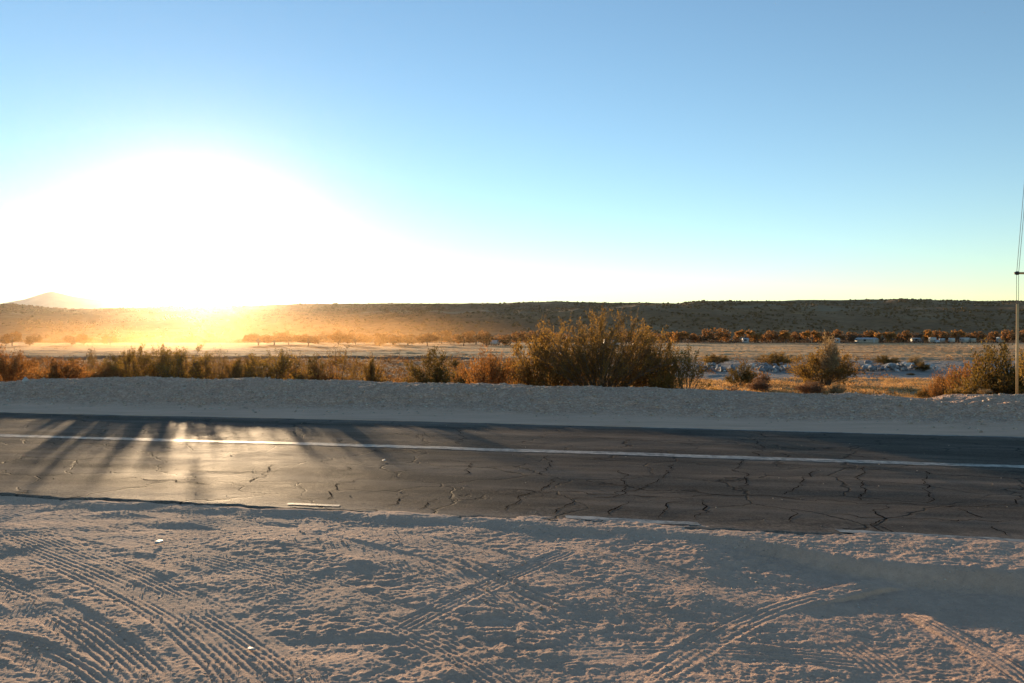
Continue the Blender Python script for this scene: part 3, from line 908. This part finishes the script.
shrub('mound', 650, 24.0, 331, 66, 'amber shrub on the flank of the giant shrub, beside the slim forked one', 'desert_shrub', rot=2.0)
shrub('tall_b', 686, 22.6, 341, 60, 'slim forked green brown shrub with bare stems at the end of the giant', 'creosote_bush', 'bush')
shrub('yellow', 662, 22.8, 373, 42, 'low yellow brush at the feet of the slim forked shrub', 'dry_brush', 'brush')
shrub('mound_b', 742, 55, 363.5, 34, 'small round olive shrub on orange grass before the rubble', 'desert_shrub')
shrub('tumble', 759, 49, 378, 25, 'round brown tumbleweed just below the small round olive shrub', 'tumbleweed', 'tumbleweed')
shrub('tumble', 763, 57, 373, 15, 'tiny tumbleweed behind the round brown one beside the olive shrub', 'tumbleweed', 'tumbleweed')
shrub('tumble', 733, 47.5, 387, 16, 'small straw coloured tumbleweed on the bank edge under the olive shrub', 'tumbleweed', 'tumbleweed')
shrub('mound', 822, 57, 349, 80, 'wide brown shrub with a pale dry crown, alone on the sunlit grass', 'desert_shrub')
shrub('pale', 829, 56, 337, 26, 'pale straw coloured bush poking out of the wide brown shrub', 'dry_bush', 'bush')
shrub('tumble', 811, 47, 380, 30, 'largest tumbleweed, in front of the wide brown shrub with pale crown', 'tumbleweed', 'tumbleweed')
shrub('pale', 837, 46, 384, 24, 'pale dry clump beside the largest tumbleweed', 'dry_bush', 'bush')
shrub('rust', 945, 44, 371, 40, 'mauve brown round brush on the orange grass near the guy wire', 'dry_brush', 'brush')
shrub('yellow', 927, 45, 388, 24, 'low glowing yellow clump at the foot of the mauve brush', 'dry_brush', 'brush')
shrub('mound_b', 1002, 33, 346, 92, 'large olive and rust shrub around the yellow guy wire guard', 'creosote_bush', 'bush')
shrub('rust_b', 975, 35, 360, 62, 'spreading rusty shrub leaning out from the large olive one by the guy wire', 'desert_shrub')
shrub('yellow', 968, 33, 384, 56, 'low yellow green brush behind the bank under the spreading rusty shrub', 'dry_brush', 'brush')
shrub('tall_b', 1040, 30, 338, 70, 'green shrub cut by the frame edge behind the guy wire', 'creosote_bush', 'bush')
shrub('pale', 985, 18.2, 400, 20, 'tiny straw tuft growing on the shaded face of the gravel bank', 'grass_tuft', 'tuft', sink=0.01)
shrub('mound', 776, 92, 352, 44, 'amber shrub growing out of the grey rubble bank', 'desert_shrub')
shrub('pale', 916, 84, 356, 20, 'pale round bush at the end of the white topped rubble', 'dry_bush', 'bush')
shrub('mound_b', 923, 82, 362, 18, 'dark green bush at the foot of the pale round one by the rubble', 'desert_shrub')
shrub('mound_b', 886, 98, 355.5, 30, 'olive shrub behind the rubble between two heaps', 'desert_shrub')
shrub('mound', 715, 100, 354, 36, 'brown shrub behind the nearest heap of blue grey rubble', 'desert_shrub')
shrub('mound_b', 911, 76, 373, 10, 'small dark weed on the pale grey wash before the rubble', 'desert_shrub')
for i in range(46):                                                # low bushes dotted over the plain towards the levee
    Z = 30 * (112 / 30) ** random.random(); px = random.uniform(-20, 560)
    if abs(px - 430) < 22:
        px += 50
    ksh = random.choice(['rust', 'rust_b', 'mound', 'sparse', 'yellow'])
    x, y = at(px, Z)
    hh = random.uniform(0.6, 1.25); zt = gz(x, y) + hh
    shrub(ksh, px, Z, HZ + (CH - zt) / Z * F, random.uniform(1.4, 2.8) / Z * F,
          'low brown scrub bush on the plain between the gravel bank and the dark levee', 'scrub_bush', 'bush', 'scrub bushes dotted over the plain')

# ------------------------------------------------------------------ far trees
def tree_meshes(key, seed, h, r, fol):
    g = np.random.default_rng(seed)
    mb = MB()
    mb.tube(np.array([[0, 0, -0.2], [0.1, 0, h * 0.25], [0.0, 0.1, h * 0.55]]), [0.26, 0.2, 0.1], 6, False)
    cs = []
    for i in range(13):
        a = g.random() * 6.28; q = g.random() ** 0.5 * r * 0.85
        e = np.array([math.cos(a) * q, math.sin(a) * q, h * (0.24 + 0.58 * g.random() * (1 - 0.5 * q / r))])
        mb.tube(np.array([[0.05, 0, h * 0.2], e * [0.45, 0.45, 0.75], e]), [0.12, 0.08, 0.03], 4, False)
        cs.append((e, r * (0.16 + 0.28 * g.random() ** 1.5)))
    C = []
    for e, rr in cs:
        k = 105
        d = g.normal(size=(k, 3)); d /= np.linalg.norm(d, axis=1)[:, None]
        C.append(e + d * rr * (0.35 + 0.75 * g.random((k, 1)) ** 0.6) * [1, 1, 0.75])
    C = np.concatenate(C); k = len(C)
    C[:, 2] = np.clip(C[:, 2], 0.4, None)
    d = g.normal(size=(k, 3)); d /= np.linalg.norm(d, axis=1)[:, None]
    s = np.cross(d, g.normal(size=(k, 3))); s /= np.linalg.norm(s, axis=1)[:, None]
    L = 0.30 * (0.6 + 0.8 * g.random((k, 1)))
    V = np.stack([C - d * L, C + s * L * 0.7, C + d * L, C - s * L * 0.7], 1).reshape(-1, 3)
    return (mb.mesh(key + '_trunk', M['twig']), mesh_from(key + '_crown', V, np.arange(k * 4).reshape(-1, 4), None, [M[fol]], False, None, {'tint': g.random(k)}), h, r)


M['tree_orange'] = mat_foliage('orange_autumn_leaf', (0.24, 0.125, 0.045), (0.56, 0.31, 0.11), 0.55)
M['tree_brown'] = mat_foliage('brown_autumn_leaf', (0.16, 0.092, 0.045), (0.40, 0.22, 0.10), 0.5)
M['tree_grey'] = mat_foliage('grey_bare_twigs', (0.12, 0.085, 0.06), (0.24, 0.16, 0.11), 0.35)
TR = {'o': tree_meshes('orange', 41, 6.5, 4.2, 'tree_orange'), 'b': tree_meshes('brown', 42, 6.5, 4.6, 'tree_brown'), 'g': tree_meshes('grey', 43, 5.5, 4.0, 'tree_grey'),
      'w': tree_meshes('wide', 44, 5.5, 6.0, 'tree_brown')}


def tree(k, px, Z, ytop, wpx, label, group='autumn trees along the foot of the hills', name='autumn_tree'):
    x, y = at(px, Z); zb = gz(x, y)
    zt = CH - (ytop - 1.5 - HZ) / F * Z
    tm, cm, h0, r0 = TR[k]
    s = wpx / 2 / F * Z / r0
    o = empty(name, (x, y, zb), random.random() * 6.28, (s, s, (zt - zb) / h0 / 0.92))
    link('trunk', tm, o); link('crown', cm, o)
    return tag(o, label, 'tree', group)


TL = [('o', 681, 355, 331, 20, 'orange tree at the open end of the sunlit field, nearest the giant shrub'), ('b', 693, 360, 334, 14, 'small brown tree squeezed beside the first orange tree'),
      ('w', 715, 350, 328.5, 30, 'broad dome shaped brown tree, widest of the line, with a pale spot below'), ('o', 746, 360, 329.5, 22, 'orange tree with a pale shed at its foot'),
      ('o', 757, 352, 333, 13, 'small bright orange tree beside the one with the pale shed'), ('b', 772, 358, 331, 22, 'brown tree in the joined double crown'),
      ('o', 786, 350, 330, 24, 'orange lit half of the joined double crown'), ('o', 812, 352, 330, 24, 'bright orange tree standing clear before the wide brown shrub'),
      ('b', 834, 362, 330, 20, 'brown topped tree rising behind the pale straw bush'), ('g', 852, 370, 333, 20, 'bare grey tree left of the long grey roofed house'),
      ('b', 868, 372, 331, 20, 'brown tree behind the long grey roofed house'), ('o', 882, 356, 332, 17, 'vivid orange tree at the gable of the long grey roofed house'),
      ('o', 892, 352, 331.5, 10, 'narrow golden tree touching the vivid orange one'), ('b', 905, 366, 331, 14, 'small rounded brown tree between golden tree and white mobile home'),
      ('o', 929, 354, 329, 16, 'tall orange tree behind the white mobile home end'), ('b', 940, 360, 331, 18, 'dull brown tree beside the tall orange one'),
      ('o', 958, 354, 329.5, 14, 'round topped orange tree standing alone among the parked vans'), ('b', 975, 358, 332, 20, 'flat topped brown tree past the round orange one'),
      ('b', 993, 360, 332, 18, 'brown tree second from the guy wire'), ('w', 1018, 340, 329.5, 34, 'wide orange brown tree behind the yellow guy wire guard'),
      ('g', 800, 385, 333, 22, 'grey leafless tree behind the gap in the orange trees'), ('g', 920, 390, 333, 22, 'grey leafless tree hidden behind the white mobile home'),
      ('b', 666, 372, 333, 22, 'brown tree partly hidden by the slim forked shrub')]
for a in TL:
    tree(*a)
for i, px in enumerate([255, 275, 292, 306, 322, 338, 352, 366, 379, 392, 404, 416, 428, 441, 452, 466, 478, 490, 502, 515, 528, 541, 560, 580, 605, 630, 648]):
    tree(random.choice('bwbgw'), px + random.uniform(-4, 4), random.uniform(255, 330), random.uniform(330.5, 335.5), random.uniform(20, 34),
         'hazy reddish brown tree in the long dusty grove beyond the levee', 'trees in the dusty grove')
for i in range(20):
    px = 655 + 365 * (i + random.random() * 0.9) / 20
    tree(random.choice('bgwgb'), px, random.uniform(362, 415), random.uniform(332, 336.5), random.uniform(9, 26),
         'dull brown tree in the back row of the grove, close under the dark hill', 'back row of the grove under the hill')
for i, px in enumerate([6, 12, 30, 72, 84, 110]):
    tree(random.choice('bgw'), px, random.uniform(250, 320), random.uniform(331, 337), random.uniform(14, 22),
         'faint tan tree in the golden haze beyond the levee', 'trees fading into the golden haze')

# ------------------------------------------------------------------ houses and parked vehicles far off
M['white'] = mat_plain('white_paint', (0.46, 0.45, 0.43), 0.5, 0.06, 3)
M['cream'] = mat_plain('cream_siding', (0.36, 0.32, 0.27), 0.6, 0.08, 3)
M['greyroof'] = mat_plain('grey_roof_sheet', (0.34, 0.36, 0.40), 0.45, 0.15, 1)
M['glass'] = mat_plain('dark_window_glass', (0.03, 0.035, 0.045), 0.12, 0.1, 2, 0.6)
M['tyre'] = mat_plain('tyre_rubber', (0.02, 0.02, 0.02), 0.8, 0.2, 4)
M['silver'] = mat_plain('grey_car_paint', (0.42, 0.43, 0.45), 0.35, 0.05, 3)


def house(name, px, Z, L, Dp, Hw, Hr, mat, roofm, label, rz=0.0, group=None):
    x, y = at(px, Z); o = empty(name, (x, y, gz(x, y) - 0.05), rz)
    mb = MB(); mb.box((0, 0, Hw / 2), (L, Dp, Hw)); link('wall', mb.mesh('wall', mat), o)
    e = 0.3
    V = [[-L / 2 - e, -Dp / 2 - e, Hw + .01], [L / 2 + e, -Dp / 2 - e, Hw + .01], [L / 2 + e, Dp / 2 + e, Hw + .01], [-L / 2 - e, Dp / 2 + e, Hw + .01], [-L / 2 - e, 0, Hw + Hr], [L / 2 + e, 0, Hw + Hr]]
    mb = MB(); mb.add(V, [[0, 1, 5, 4], [2, 3, 4, 5], [3, 2, 1, 0]], [[0, 4, 3], [1, 2, 5]]); link('roof', mb.mesh('roof', roofm), o)
    nW = max(2, int(L / 3))
    for i in range(nW):
        xx = -L / 2 + (i + 0.5) * L / nW
        mb = MB()
        if i == nW // 2:
            mb.box((xx, -Dp / 2 - 0.03, 1.02), (0.9, 0.05, 2.0)); link('door', mb.mesh('door', M['silver']), o)
        else:
            mb.box((xx, -Dp / 2 - 0.03, 1.5), (1.1, 0.05, 0.9)); link('window', mb.mesh('window', M['glass']), o)
    return tag(o, label, 'house', group)


house('long_house', 866.5, 352, 8.6, 5, 1.7, 0.9, M['cream'], M['greyroof'], 'long low house with a blue grey roof under the vivid orange tree', 0.05)
house('mobile_home', 917.5, 385, 5.4, 3.2, 2.0, 0.45, M['cream'], M['white'], 'white mobile home beneath the tall orange tree', -0.03)
house('storage_shed', 745.5, 350, 2.2, 2.4, 1.6, 0.7, M['greyroof'], M['greyroof'], 'pale grey shed at the foot of an orange tree by the field', 0.1)
house('storage_shed', 837, 355, 1.5, 2.0, 1.9, 0.7, M['white'], M['white'], 'tiny white shed glimpsed above the pale straw bush', 0.2)


def cyl_wheel(mb, c, r, w):
    a = np.arange(14) * 2 * np.pi / 14
    V = np.concatenate([np.c_[np.cos(a) * r, np.full(14, -w / 2), np.sin(a) * r], np.c_[np.cos(a) * r, np.full(14, w / 2), np.sin(a) * r], [[0, -w / 2, 0], [0, w / 2, 0]]]) + np.array(c)
    Q = [[j, (j + 1) % 14, 14 + (j + 1) % 14, 14 + j] for j in range(14)]
    T = [[28, (j + 1) % 14, j] for j in range(14)] + [[29, 14 + j, 14 + (j + 1) % 14] for j in range(14)]
    mb.add(V, Q, T)


def prism_y(mb, prof, hw):
    n = len(prof)
    V = np.array([[x, -hw, z] for x, z in prof] + [[x, hw, z] for x, z in prof])
    c = len(V)
    V = np.vstack([V, [np.mean([q[0] for q in prof]), -hw, np.mean([q[1] for q in prof])], [np.mean([q[0] for q in prof]), hw, np.mean([q[1] for q in prof])]])
    Q = [[j, (j + 1) % n, n + (j + 1) % n, n + j] for j in range(n)]
    T = [[c, (j + 1) % n, j] for j in range(n)] + [[c + 1, n + j, n + (j + 1) % n] for j in range(n)]
    mb.add(V, Q, T)


def vehicle(kind_, px, Z, label, mat, rz=0.0):
    x, y = at(px, Z)
    nm = {'van': 'parked_van', 'car': 'parked_car', 'pickup': 'parked_pickup', 'trailer': 'travel_trailer'}[kind_]
    o = empty(nm, (x, y, gz(x, y)), rz)
    prof = {'van': [(-2.5, .4), (2.5, .4), (2.55, 1.0), (2.1, 1.25), (1.6, 2.1), (1.3, 2.25), (-2.45, 2.25), (-2.5, 1.5)],
            'car': [(-2.1, .35), (2.1, .35), (2.15, .75), (1.9, .9), (1.1, 1.0), (.5, 1.45), (-1.0, 1.48), (-1.7, 1.0), (-2.1, .95)],
            'pickup': [(-2.7, .5), (2.6, .5), (2.65, 1.05), (1.3, 1.2), (.75, 1.8), (-.6, 1.82), (-.75, 1.2), (-2.7, 1.15)],
            'trailer': [(-3.0, .5), (2.7, .5), (3.0, 1.1), (2.8, 2.4), (2.4, 2.65), (-2.8, 2.65), (-3.0, 2.4)]}[kind_]
    hw = {'van': 1.0, 'car': .88, 'pickup': .95, 'trailer': 1.15}[kind_]
    mb = MB(); prism_y(mb, prof, hw); link('body', mb.mesh('body', mat), o)
    wins = {'van': [(1.0, 1.6, 0.9, 0.5)], 'car': [(.1, 1.2, .8, .3), (-.85, 1.2, .7, .3)], 'pickup': [(.05, 1.5, .9, .4)], 'trailer': [(-1.6, 1.8, 1.0, .6), (1.2, 1.8, 1.2, .6)]}[kind_]
    for sgn in (-1, 1):
        for (a, b, c_, d) in wins:
            mb = MB(); mb.box((a, sgn * (hw + 0.012), b), (c_, 0.02, d)); link('window', mb.mesh('window', M['glass']), o)
    xsw = {'van': (-1.6, 1.6), 'car': (-1.35, 1.35), 'pickup': (-1.7, 1.75), 'trailer': (-.4, .5)}[kind_]
    for a in xsw:
        for sgn in (-1, 1):
            mb = MB(); cyl_wheel(mb, (a, sgn * (hw - 0.08), .36), .36, .24); link('wheel', mb.mesh('wheel', M['tyre']), o)
    return tag(o, label, {'van': 'van', 'car': 'car', 'pickup': 'pickup truck', 'trailer': 'trailer'}[kind_])


vehicle('trailer', 932.5, 347, 'white travel trailer parked beside the white mobile home', M['white'], 1.2)
vehicle('car', 936.6, 344, 'silver grey car parked close to the white travel trailer', M['silver'], 1.3)
vehicle('van', 941.5, 348, 'white van parked at a slant past the silver grey car', M['white'], 1.25)
vehicle('van', 951.5, 343, 'brightest white van, alone under the round topped orange tree', M['white'], 1.2)
vehicle('trailer', 964.5, 348, 'white travel trailer under the flat topped brown tree', M['white'], 1.35)
vehicle('van', 972, 346, 'pale van parked end on beyond the second travel trailer', M['cream'], 1.3)
vehicle('trailer', 1000.5, 345, 'white trailer half hidden by the large olive shrub near the guy wire', M['white'], 1.2)
vehicle('pickup', 495, 262, 'white pickup truck parked beyond the levee, seen over the orange brush', M['white'], 1.3)
vehicle('van', 612, 240, 'white van glimpsed through the giant shrub', M['white'], 0.1)
vehicle('car', 640, 235, 'white car glimpsed through the giant shrub next to the hidden van', M['white'], 0.2)

# ------------------------------------------------------------------ rubble rocks
m = N('blue_grey_rock'); p = m.coord()
c = m.ramp(m.noise(p, 2.5, 5, 0.65), [(0.3, (0.10, 0.105, 0.12)), (0.6, (0.24, 0.245, 0.26)), (0.8, (0.5, 0.49, 0.47))])
M['rock'] = m.done(c, 0.8, m.bump(m.noise(p, 8, 5, 0.7), 0.05, 0.8), 0.3)
m = N('pale_concrete'); p = m.coord()
c = m.ramp(m.noise(p, 3.0, 5, 0.6), [(0.3, (0.36, 0.35, 0.34)), (0.7, (0.62, 0.60, 0.57))])
M['concrete'] = m.done(c, 0.8, m.bump(m.noise(p, 10, 4), 0.03, 0.6), 0.3)


def rock_mesh(name, seed, mat):
    g = np.random.default_rng(seed)
    # subdivided ico, cut by random planes for broken faces
    V = [tuple(v) for v in ICO_V]; T = [tuple(t) for t in ICO_T]
    for _ in range(2):
        mid = {}; V2 = list(V); T2 = []

        def mp(a, b):
            k = (min(a, b), max(a, b))
            if k not in mid:
                q = (np.array(V2[a]) + np.array(V2[b])) / 2; q /= np.linalg.norm(q)
                V2.append(tuple(q)); mid[k] = len(V2) - 1
            return mid[k]
        for a, b, c_ in T:
            x_, y_, z_ = mp(a, b), mp(b, c_), mp(c_, a)
            T2 += [(a, x_, z_), (b, y_, x_), (c_, z_, y_), (x_, y_, z_)]
        V, T = V2, T2
    P = np.array(V)
    for _ in range(11):
        d = g.normal(size=3); d /= np.linalg.norm(d); o_ = 0.55 + 0.3 * g.random()
        over = P @ d - o_
        P = P - np.clip(over, 0, None)[:, None] * d[None]
    P = P * (0.8 + 0.5 * g.random(3)) + g.normal(size=P.shape) * 0.015
    return mesh_from(name, P, None, np.array(T), [mat])


RK = [rock_mesh('rock', 60 + i, M['rock'] if i < 4 else M['concrete']) for i in range(6)]
zones = [(694, 734, 36, 'blue grey boulder in the rubble heap behind the small round olive shrub', 'boulders in the heap behind the olive shrub'),
         (760, 792, 34, 'blue grey boulder in the rubble heap below the amber shrub', 'boulders in the heap below the amber shrub'),
         (858, 884, 28, 'dark blue grey boulder in the heap next to the wide brown shrub', 'boulders in the heap next to the wide shrub'),
         (884, 938, 50, 'white topped broken rock in the long rubble row before the vans', 'pale rocks in the long rubble row'),
         (985, 1012, 18, 'grey rock seen through the large olive shrub near the guy wire', 'rocks behind the large olive shrub')]
for a, b, n, lab, grp in zones:
    for i in range(n):
        px = random.uniform(a, b); Z = random.uniform(82, 87)
        x, y = at(px, Z); s = random.uniform(0.16, 0.42) * (0.8 if i % 4 else 1.35)
        pale = ('pale' in grp and random.random() < 0.55) or random.random() < 0.1
        o = link('boulder', RK[random.choice([4, 5]) if pale else random.randrange(4)])
        lift = random.random() ** 1.5 * 0.75 * (1 - abs((px - (a + b) / 2) / (b - a)))
        o.location = (x, y, gz(x, y) + s * 0.35 + lift); o.scale = (s, s, s * random.uniform(0.6, 0.9))
        o.rotation_euler = (random.uniform(-.4, .4), random.uniform(-.4, .4), random.random() * 6.28)
        tag(o, lab, 'boulder', grp)
for px, Z, s, lab, j in ((752, 88, 0.42, 'single white stone above the small round olive shrub', 5), (25, 21.6, 0.10, 'small white stone glinting on the bank crest by the rust brush', 4),
                         (956, 84, 0.3, 'pale block standing beside the large olive shrub behind the mauve brush', 5)):
    x, y = at(px, Z); o = link('stone', RK[j]); o.location = (x, y, gz(x, y) + s * 0.6); o.scale = (s, s, s)
    tag(o, lab, 'stone')

# ------------------------------------------------------------------ utility pole with a sidewalk guy
m = N('weathered_pole_wood'); p = m.coord()
c = m.ramp(m.noise(m.scale_vec(p, (9, 9, 0.6)), 3, 5, 0.6), [(0.3, (0.11, 0.075, 0.05)), (0.7, (0.23, 0.165, 0.11))])
M['pole'] = m.done(c, 0.85, None, 0.2)
M['guard'] = mat_plain('yellow_plastic_guard', (0.58, 0.36, 0.16), 0.45, 0.12, 5)
M['steel'] = mat_plain('galvanised_steel', (0.14, 0.135, 0.13), 0.75, 0.1, 10, 0.2, 0.0)
M['porcelain'] = mat_plain('dark_insulator', (0.05, 0.04, 0.035), 0.3, 0.1, 4)
GZd = 21.5
gxp, gyp = at(1017.3, GZd)
gb = gz(gxp, gyp)
zy = lambda py: CH - (py - HZ) / F * GZd
pole = empty('utility_pole', (gxp + 0.56, gyp + 0.03, gb))
dx = -0.56
top = 10.2
mb = MB(); mb.tube([[0.03, 0, -0.3], [0.03, 0, top * 0.5], [0.03, 0, top]], [0.16, 0.14, 0.11], 12); link('shaft', mb.mesh('shaft', M['pole'], True), pole)
sz = zy(273.2) - gb
mb = MB(); mb.tube([[-0.09, 0, sz], [dx + 0.02, -0.03, sz]], 0.032, 8); link('strut', mb.mesh('strut', M['guard']), pole)
mb = MB(); mb.tube([[dx + 0.02, -0.03, sz + 0.002], [dx - 0.03, -0.03, sz], [dx - 0.09, -0.03, sz]], [0.05, 0.055, 0.03], 8); link('strut_clamp', mb.mesh('strut_clamp', M['porcelain']), pole)
tg = zy(304) - gb
for k, off in enumerate((-0.028, 0.028)):
    mb = MB(); mb.tube([[dx + off, -0.03, 0.1], [dx + off, -0.03, sz], [0.0 - 0.11 + off, -0.02, sz + 7.0 * 0.8]], 0.0065, 5); link('guy_wire', mb.mesh('guy_wire', M['steel']), pole)
mb = MB(); mb.tube([[dx, -0.03, 0.0], [dx, -0.03, tg]], 0.034, 10); link('guy_guard', mb.mesh('guy_guard', M['guard']), pole)
mb = MB(); mb.box((0.03, 0, top - 0.5), (0.1, 1.0, 0.12)); link('crossarm', mb.mesh('crossarm', M['pole']), pole)
tag(pole, 'utility pole just outside the frame with its yellow guarded guy wire and strut', 'utility pole')

# ------------------------------------------------------------------ litter on the sand
m_ = mat_plain('white_litter', (0.38, 0.365, 0.34), 0.6, 0.1, 20)
for px, py, s, lab in ((158, 549, 0.032, 'thin white paper scrap on the sand between tyre tracks near the road'), (250, 653, 0.02, 'white chip of stone beside the curving tyre tracks'),
                       (384, 462, 0.03, 'pale scrap of paper lying on the near lane of asphalt')):
    z0 = 0.0 if py < 500 else -0.08
    x, y = on_plane(px, py, z0)
    zt = float(road_z(np.array([x]), np.array([y]))[0]) if py < 500 else gz(x, y)
    g2 = np.random.default_rng(int(px))
    a = np.linspace(0, 6.28, 9)[:-1]
    V = np.c_[np.cos(a) * s * (0.7 + 0.5 * g2.random(8)) * 1.6, np.sin(a) * s * (0.6 + 0.5 * g2.random(8)), 0.004 + s * 0.35 * g2.random(8)]
    V2 = V + np.array([0, 0, 0.004])
    V = np.vstack([V, V2, [[0, 0, 0.003 + s * .1], [0, 0, 0.01 + s * .1]]])
    T = [[16, (j + 1) % 8, j] for j in range(8)] + [[17, 8 + j, 8 + (j + 1) % 8] for j in range(8)]
    Q = [[j, (j + 1) % 8, 8 + (j + 1) % 8, 8 + j] for j in range(8)]
    o = link('litter_scrap' if 'paper' in lab else 'stone_chip', mesh_from('scrap', V, Q, T, [m_]))
    o.location = (x, y, zt + 0.006); o.rotation_euler = (0, 0, g2.random() * 3)
    tag(o, lab, 'litter' if 'paper' in lab else 'stone')

# ------------------------------------------------------------------ air: haze box and dust cloud
HAZE_D, HAZE_G, DUST_D = 0.000013, 0.93, 0.0026
mb = MB(); mb.box((0, 150, 128), (9500, 9700, 290))
m = N('desert_air')
v = m.n('VolumePrincipled')
m.put(v.inputs['Color'], (1.0, 0.92, 0.78)); m.put(v.inputs['Density'], HAZE_D); m.put(v.inputs['Anisotropy'], HAZE_G)
m.t.links.new(v.outputs[0], m.out.inputs['Volume'])
haze = kind(link('haze', mb.mesh('haze', m.m)), 'stuff')

# dust hanging over the plain, thrown up beyond the levee: uneven puffs in one closed volume
def dust_mesh():
    V = ICO_V.copy(); T = ICO_T
    return mesh_from('dust_cloud', V, None, T, [])


m = N('golden_dust'); p = m.coord()
ln = m.n('VectorMath', operation='LENGTH', ins={0: p}).outputs['Value']
fall = m.n('MapRange', interpolation_type='SMOOTHSTEP', ins={0: ln, 1: 0.78, 2: 0.15, 3: 0.0, 4: 1.0}).outputs[0]
pz = m.n('SeparateXYZ', ins={'Vector': p}).outputs[2]
low = m.n('MapRange', interpolation_type='SMOOTHSTEP', ins={0: pz, 1: 0.75, 2: -0.1, 3: 0.0, 4: 1.0}).outputs[0]
puff = m.ramp(m.noise(m.scale_vec(p, (3.2, 1.4, 1.5)), 1.3, 4, 0.6, 0.6), [(0.38, 0.0), (0.72, 1.0)])
den = m.math('MULTIPLY', m.math('MULTIPLY', fall, low), m.math('MULTIPLY', puff, DUST_D))
v = m.n('VolumePrincipled'); m.put(v.inputs['Color'], (1.0, 0.60, 0.26)); m.put(v.inputs['Density'], den); m.put(v.inputs['Anisotropy'], 0.70)
m.t.links.new(v.outputs[0], m.out.inputs['Volume'])
dme = dust_mesh(); dme.materials.append(m.m)
dust = kind(link('dust_cloud', dme), 'stuff')
dust.location = (-96, 250, -1.9); dust.scale = (165, 165, 27)

# ------------------------------------------------------------------ sun, sky, camera
sa, se = R(SUN_AZ), R(SUN_EL)
sdir = Vector((math.sin(sa) * math.cos(se), math.cos(sa) * math.cos(se), math.sin(se)))
sl = bpy.data.lights.new('sun', 'SUN'); sl.energy = 4.6; sl.angle = R(0.55); sl.color = (1.0, 0.71, 0.42)
so = bpy.data.objects.new('sun', sl); COL.objects.link(so)
so.rotation_euler = sdir.to_track_quat('Z', 'Y').to_euler()

world = bpy.data.worlds.new('World'); SC.world = world; world.use_nodes = True
nt = world.node_tree; nt.nodes.clear()
wo = nt.nodes.new('ShaderNodeOutputWorld'); bg = nt.nodes.new('ShaderNodeBackground'); sk = nt.nodes.new('ShaderNodeTexSky')
sk.sky_type = 'NISHITA'; sk.sun_disc = False; sk.sun_elevation = se; sk.sun_rotation = sa
sk.altitude = 900; sk.air_density = 1.0; sk.dust_density = 0.0; sk.ozone_density = 2.0
bg.inputs['Strength'].default_value = 0.15
nt.links.new(sk.outputs[0], bg.inputs['Color']); nt.links.new(bg.outputs[0], wo.inputs['Surface'])

cam = bpy.data.cameras.new('camera'); co = bpy.data.objects.new('camera', cam); COL.objects.link(co)
cam.sensor_width = 36.0; cam.lens = 36.0 * F / 1024.0
cam.clip_start = 0.1; cam.clip_end = 20000
pitch = math.atan((341.5 - HZ) / F)
co.location = (0, 0, CH); co.rotation_euler = (R(90) - pitch, 0, 0)
SC.camera = co

SC.view_settings.view_transform = 'Standard'; SC.view_settings.look = 'None'
SC.view_settings.exposure = 1.05; SC.view_settings.gamma = 1.0; SC.view_settings.use_curve_mapping = False
cy = SC.cycles
cy.use_denoising = True
cy.max_bounces = 6; cy.diffuse_bounces = 3; cy.glossy_bounces = 2; cy.transmission_bounces = 4; cy.volume_bounces = 1; cy.transparent_max_bounces = 8
cy.caustics_reflective = False; cy.caustics_refractive = False
cy.sample_clamp_indirect = 6.0
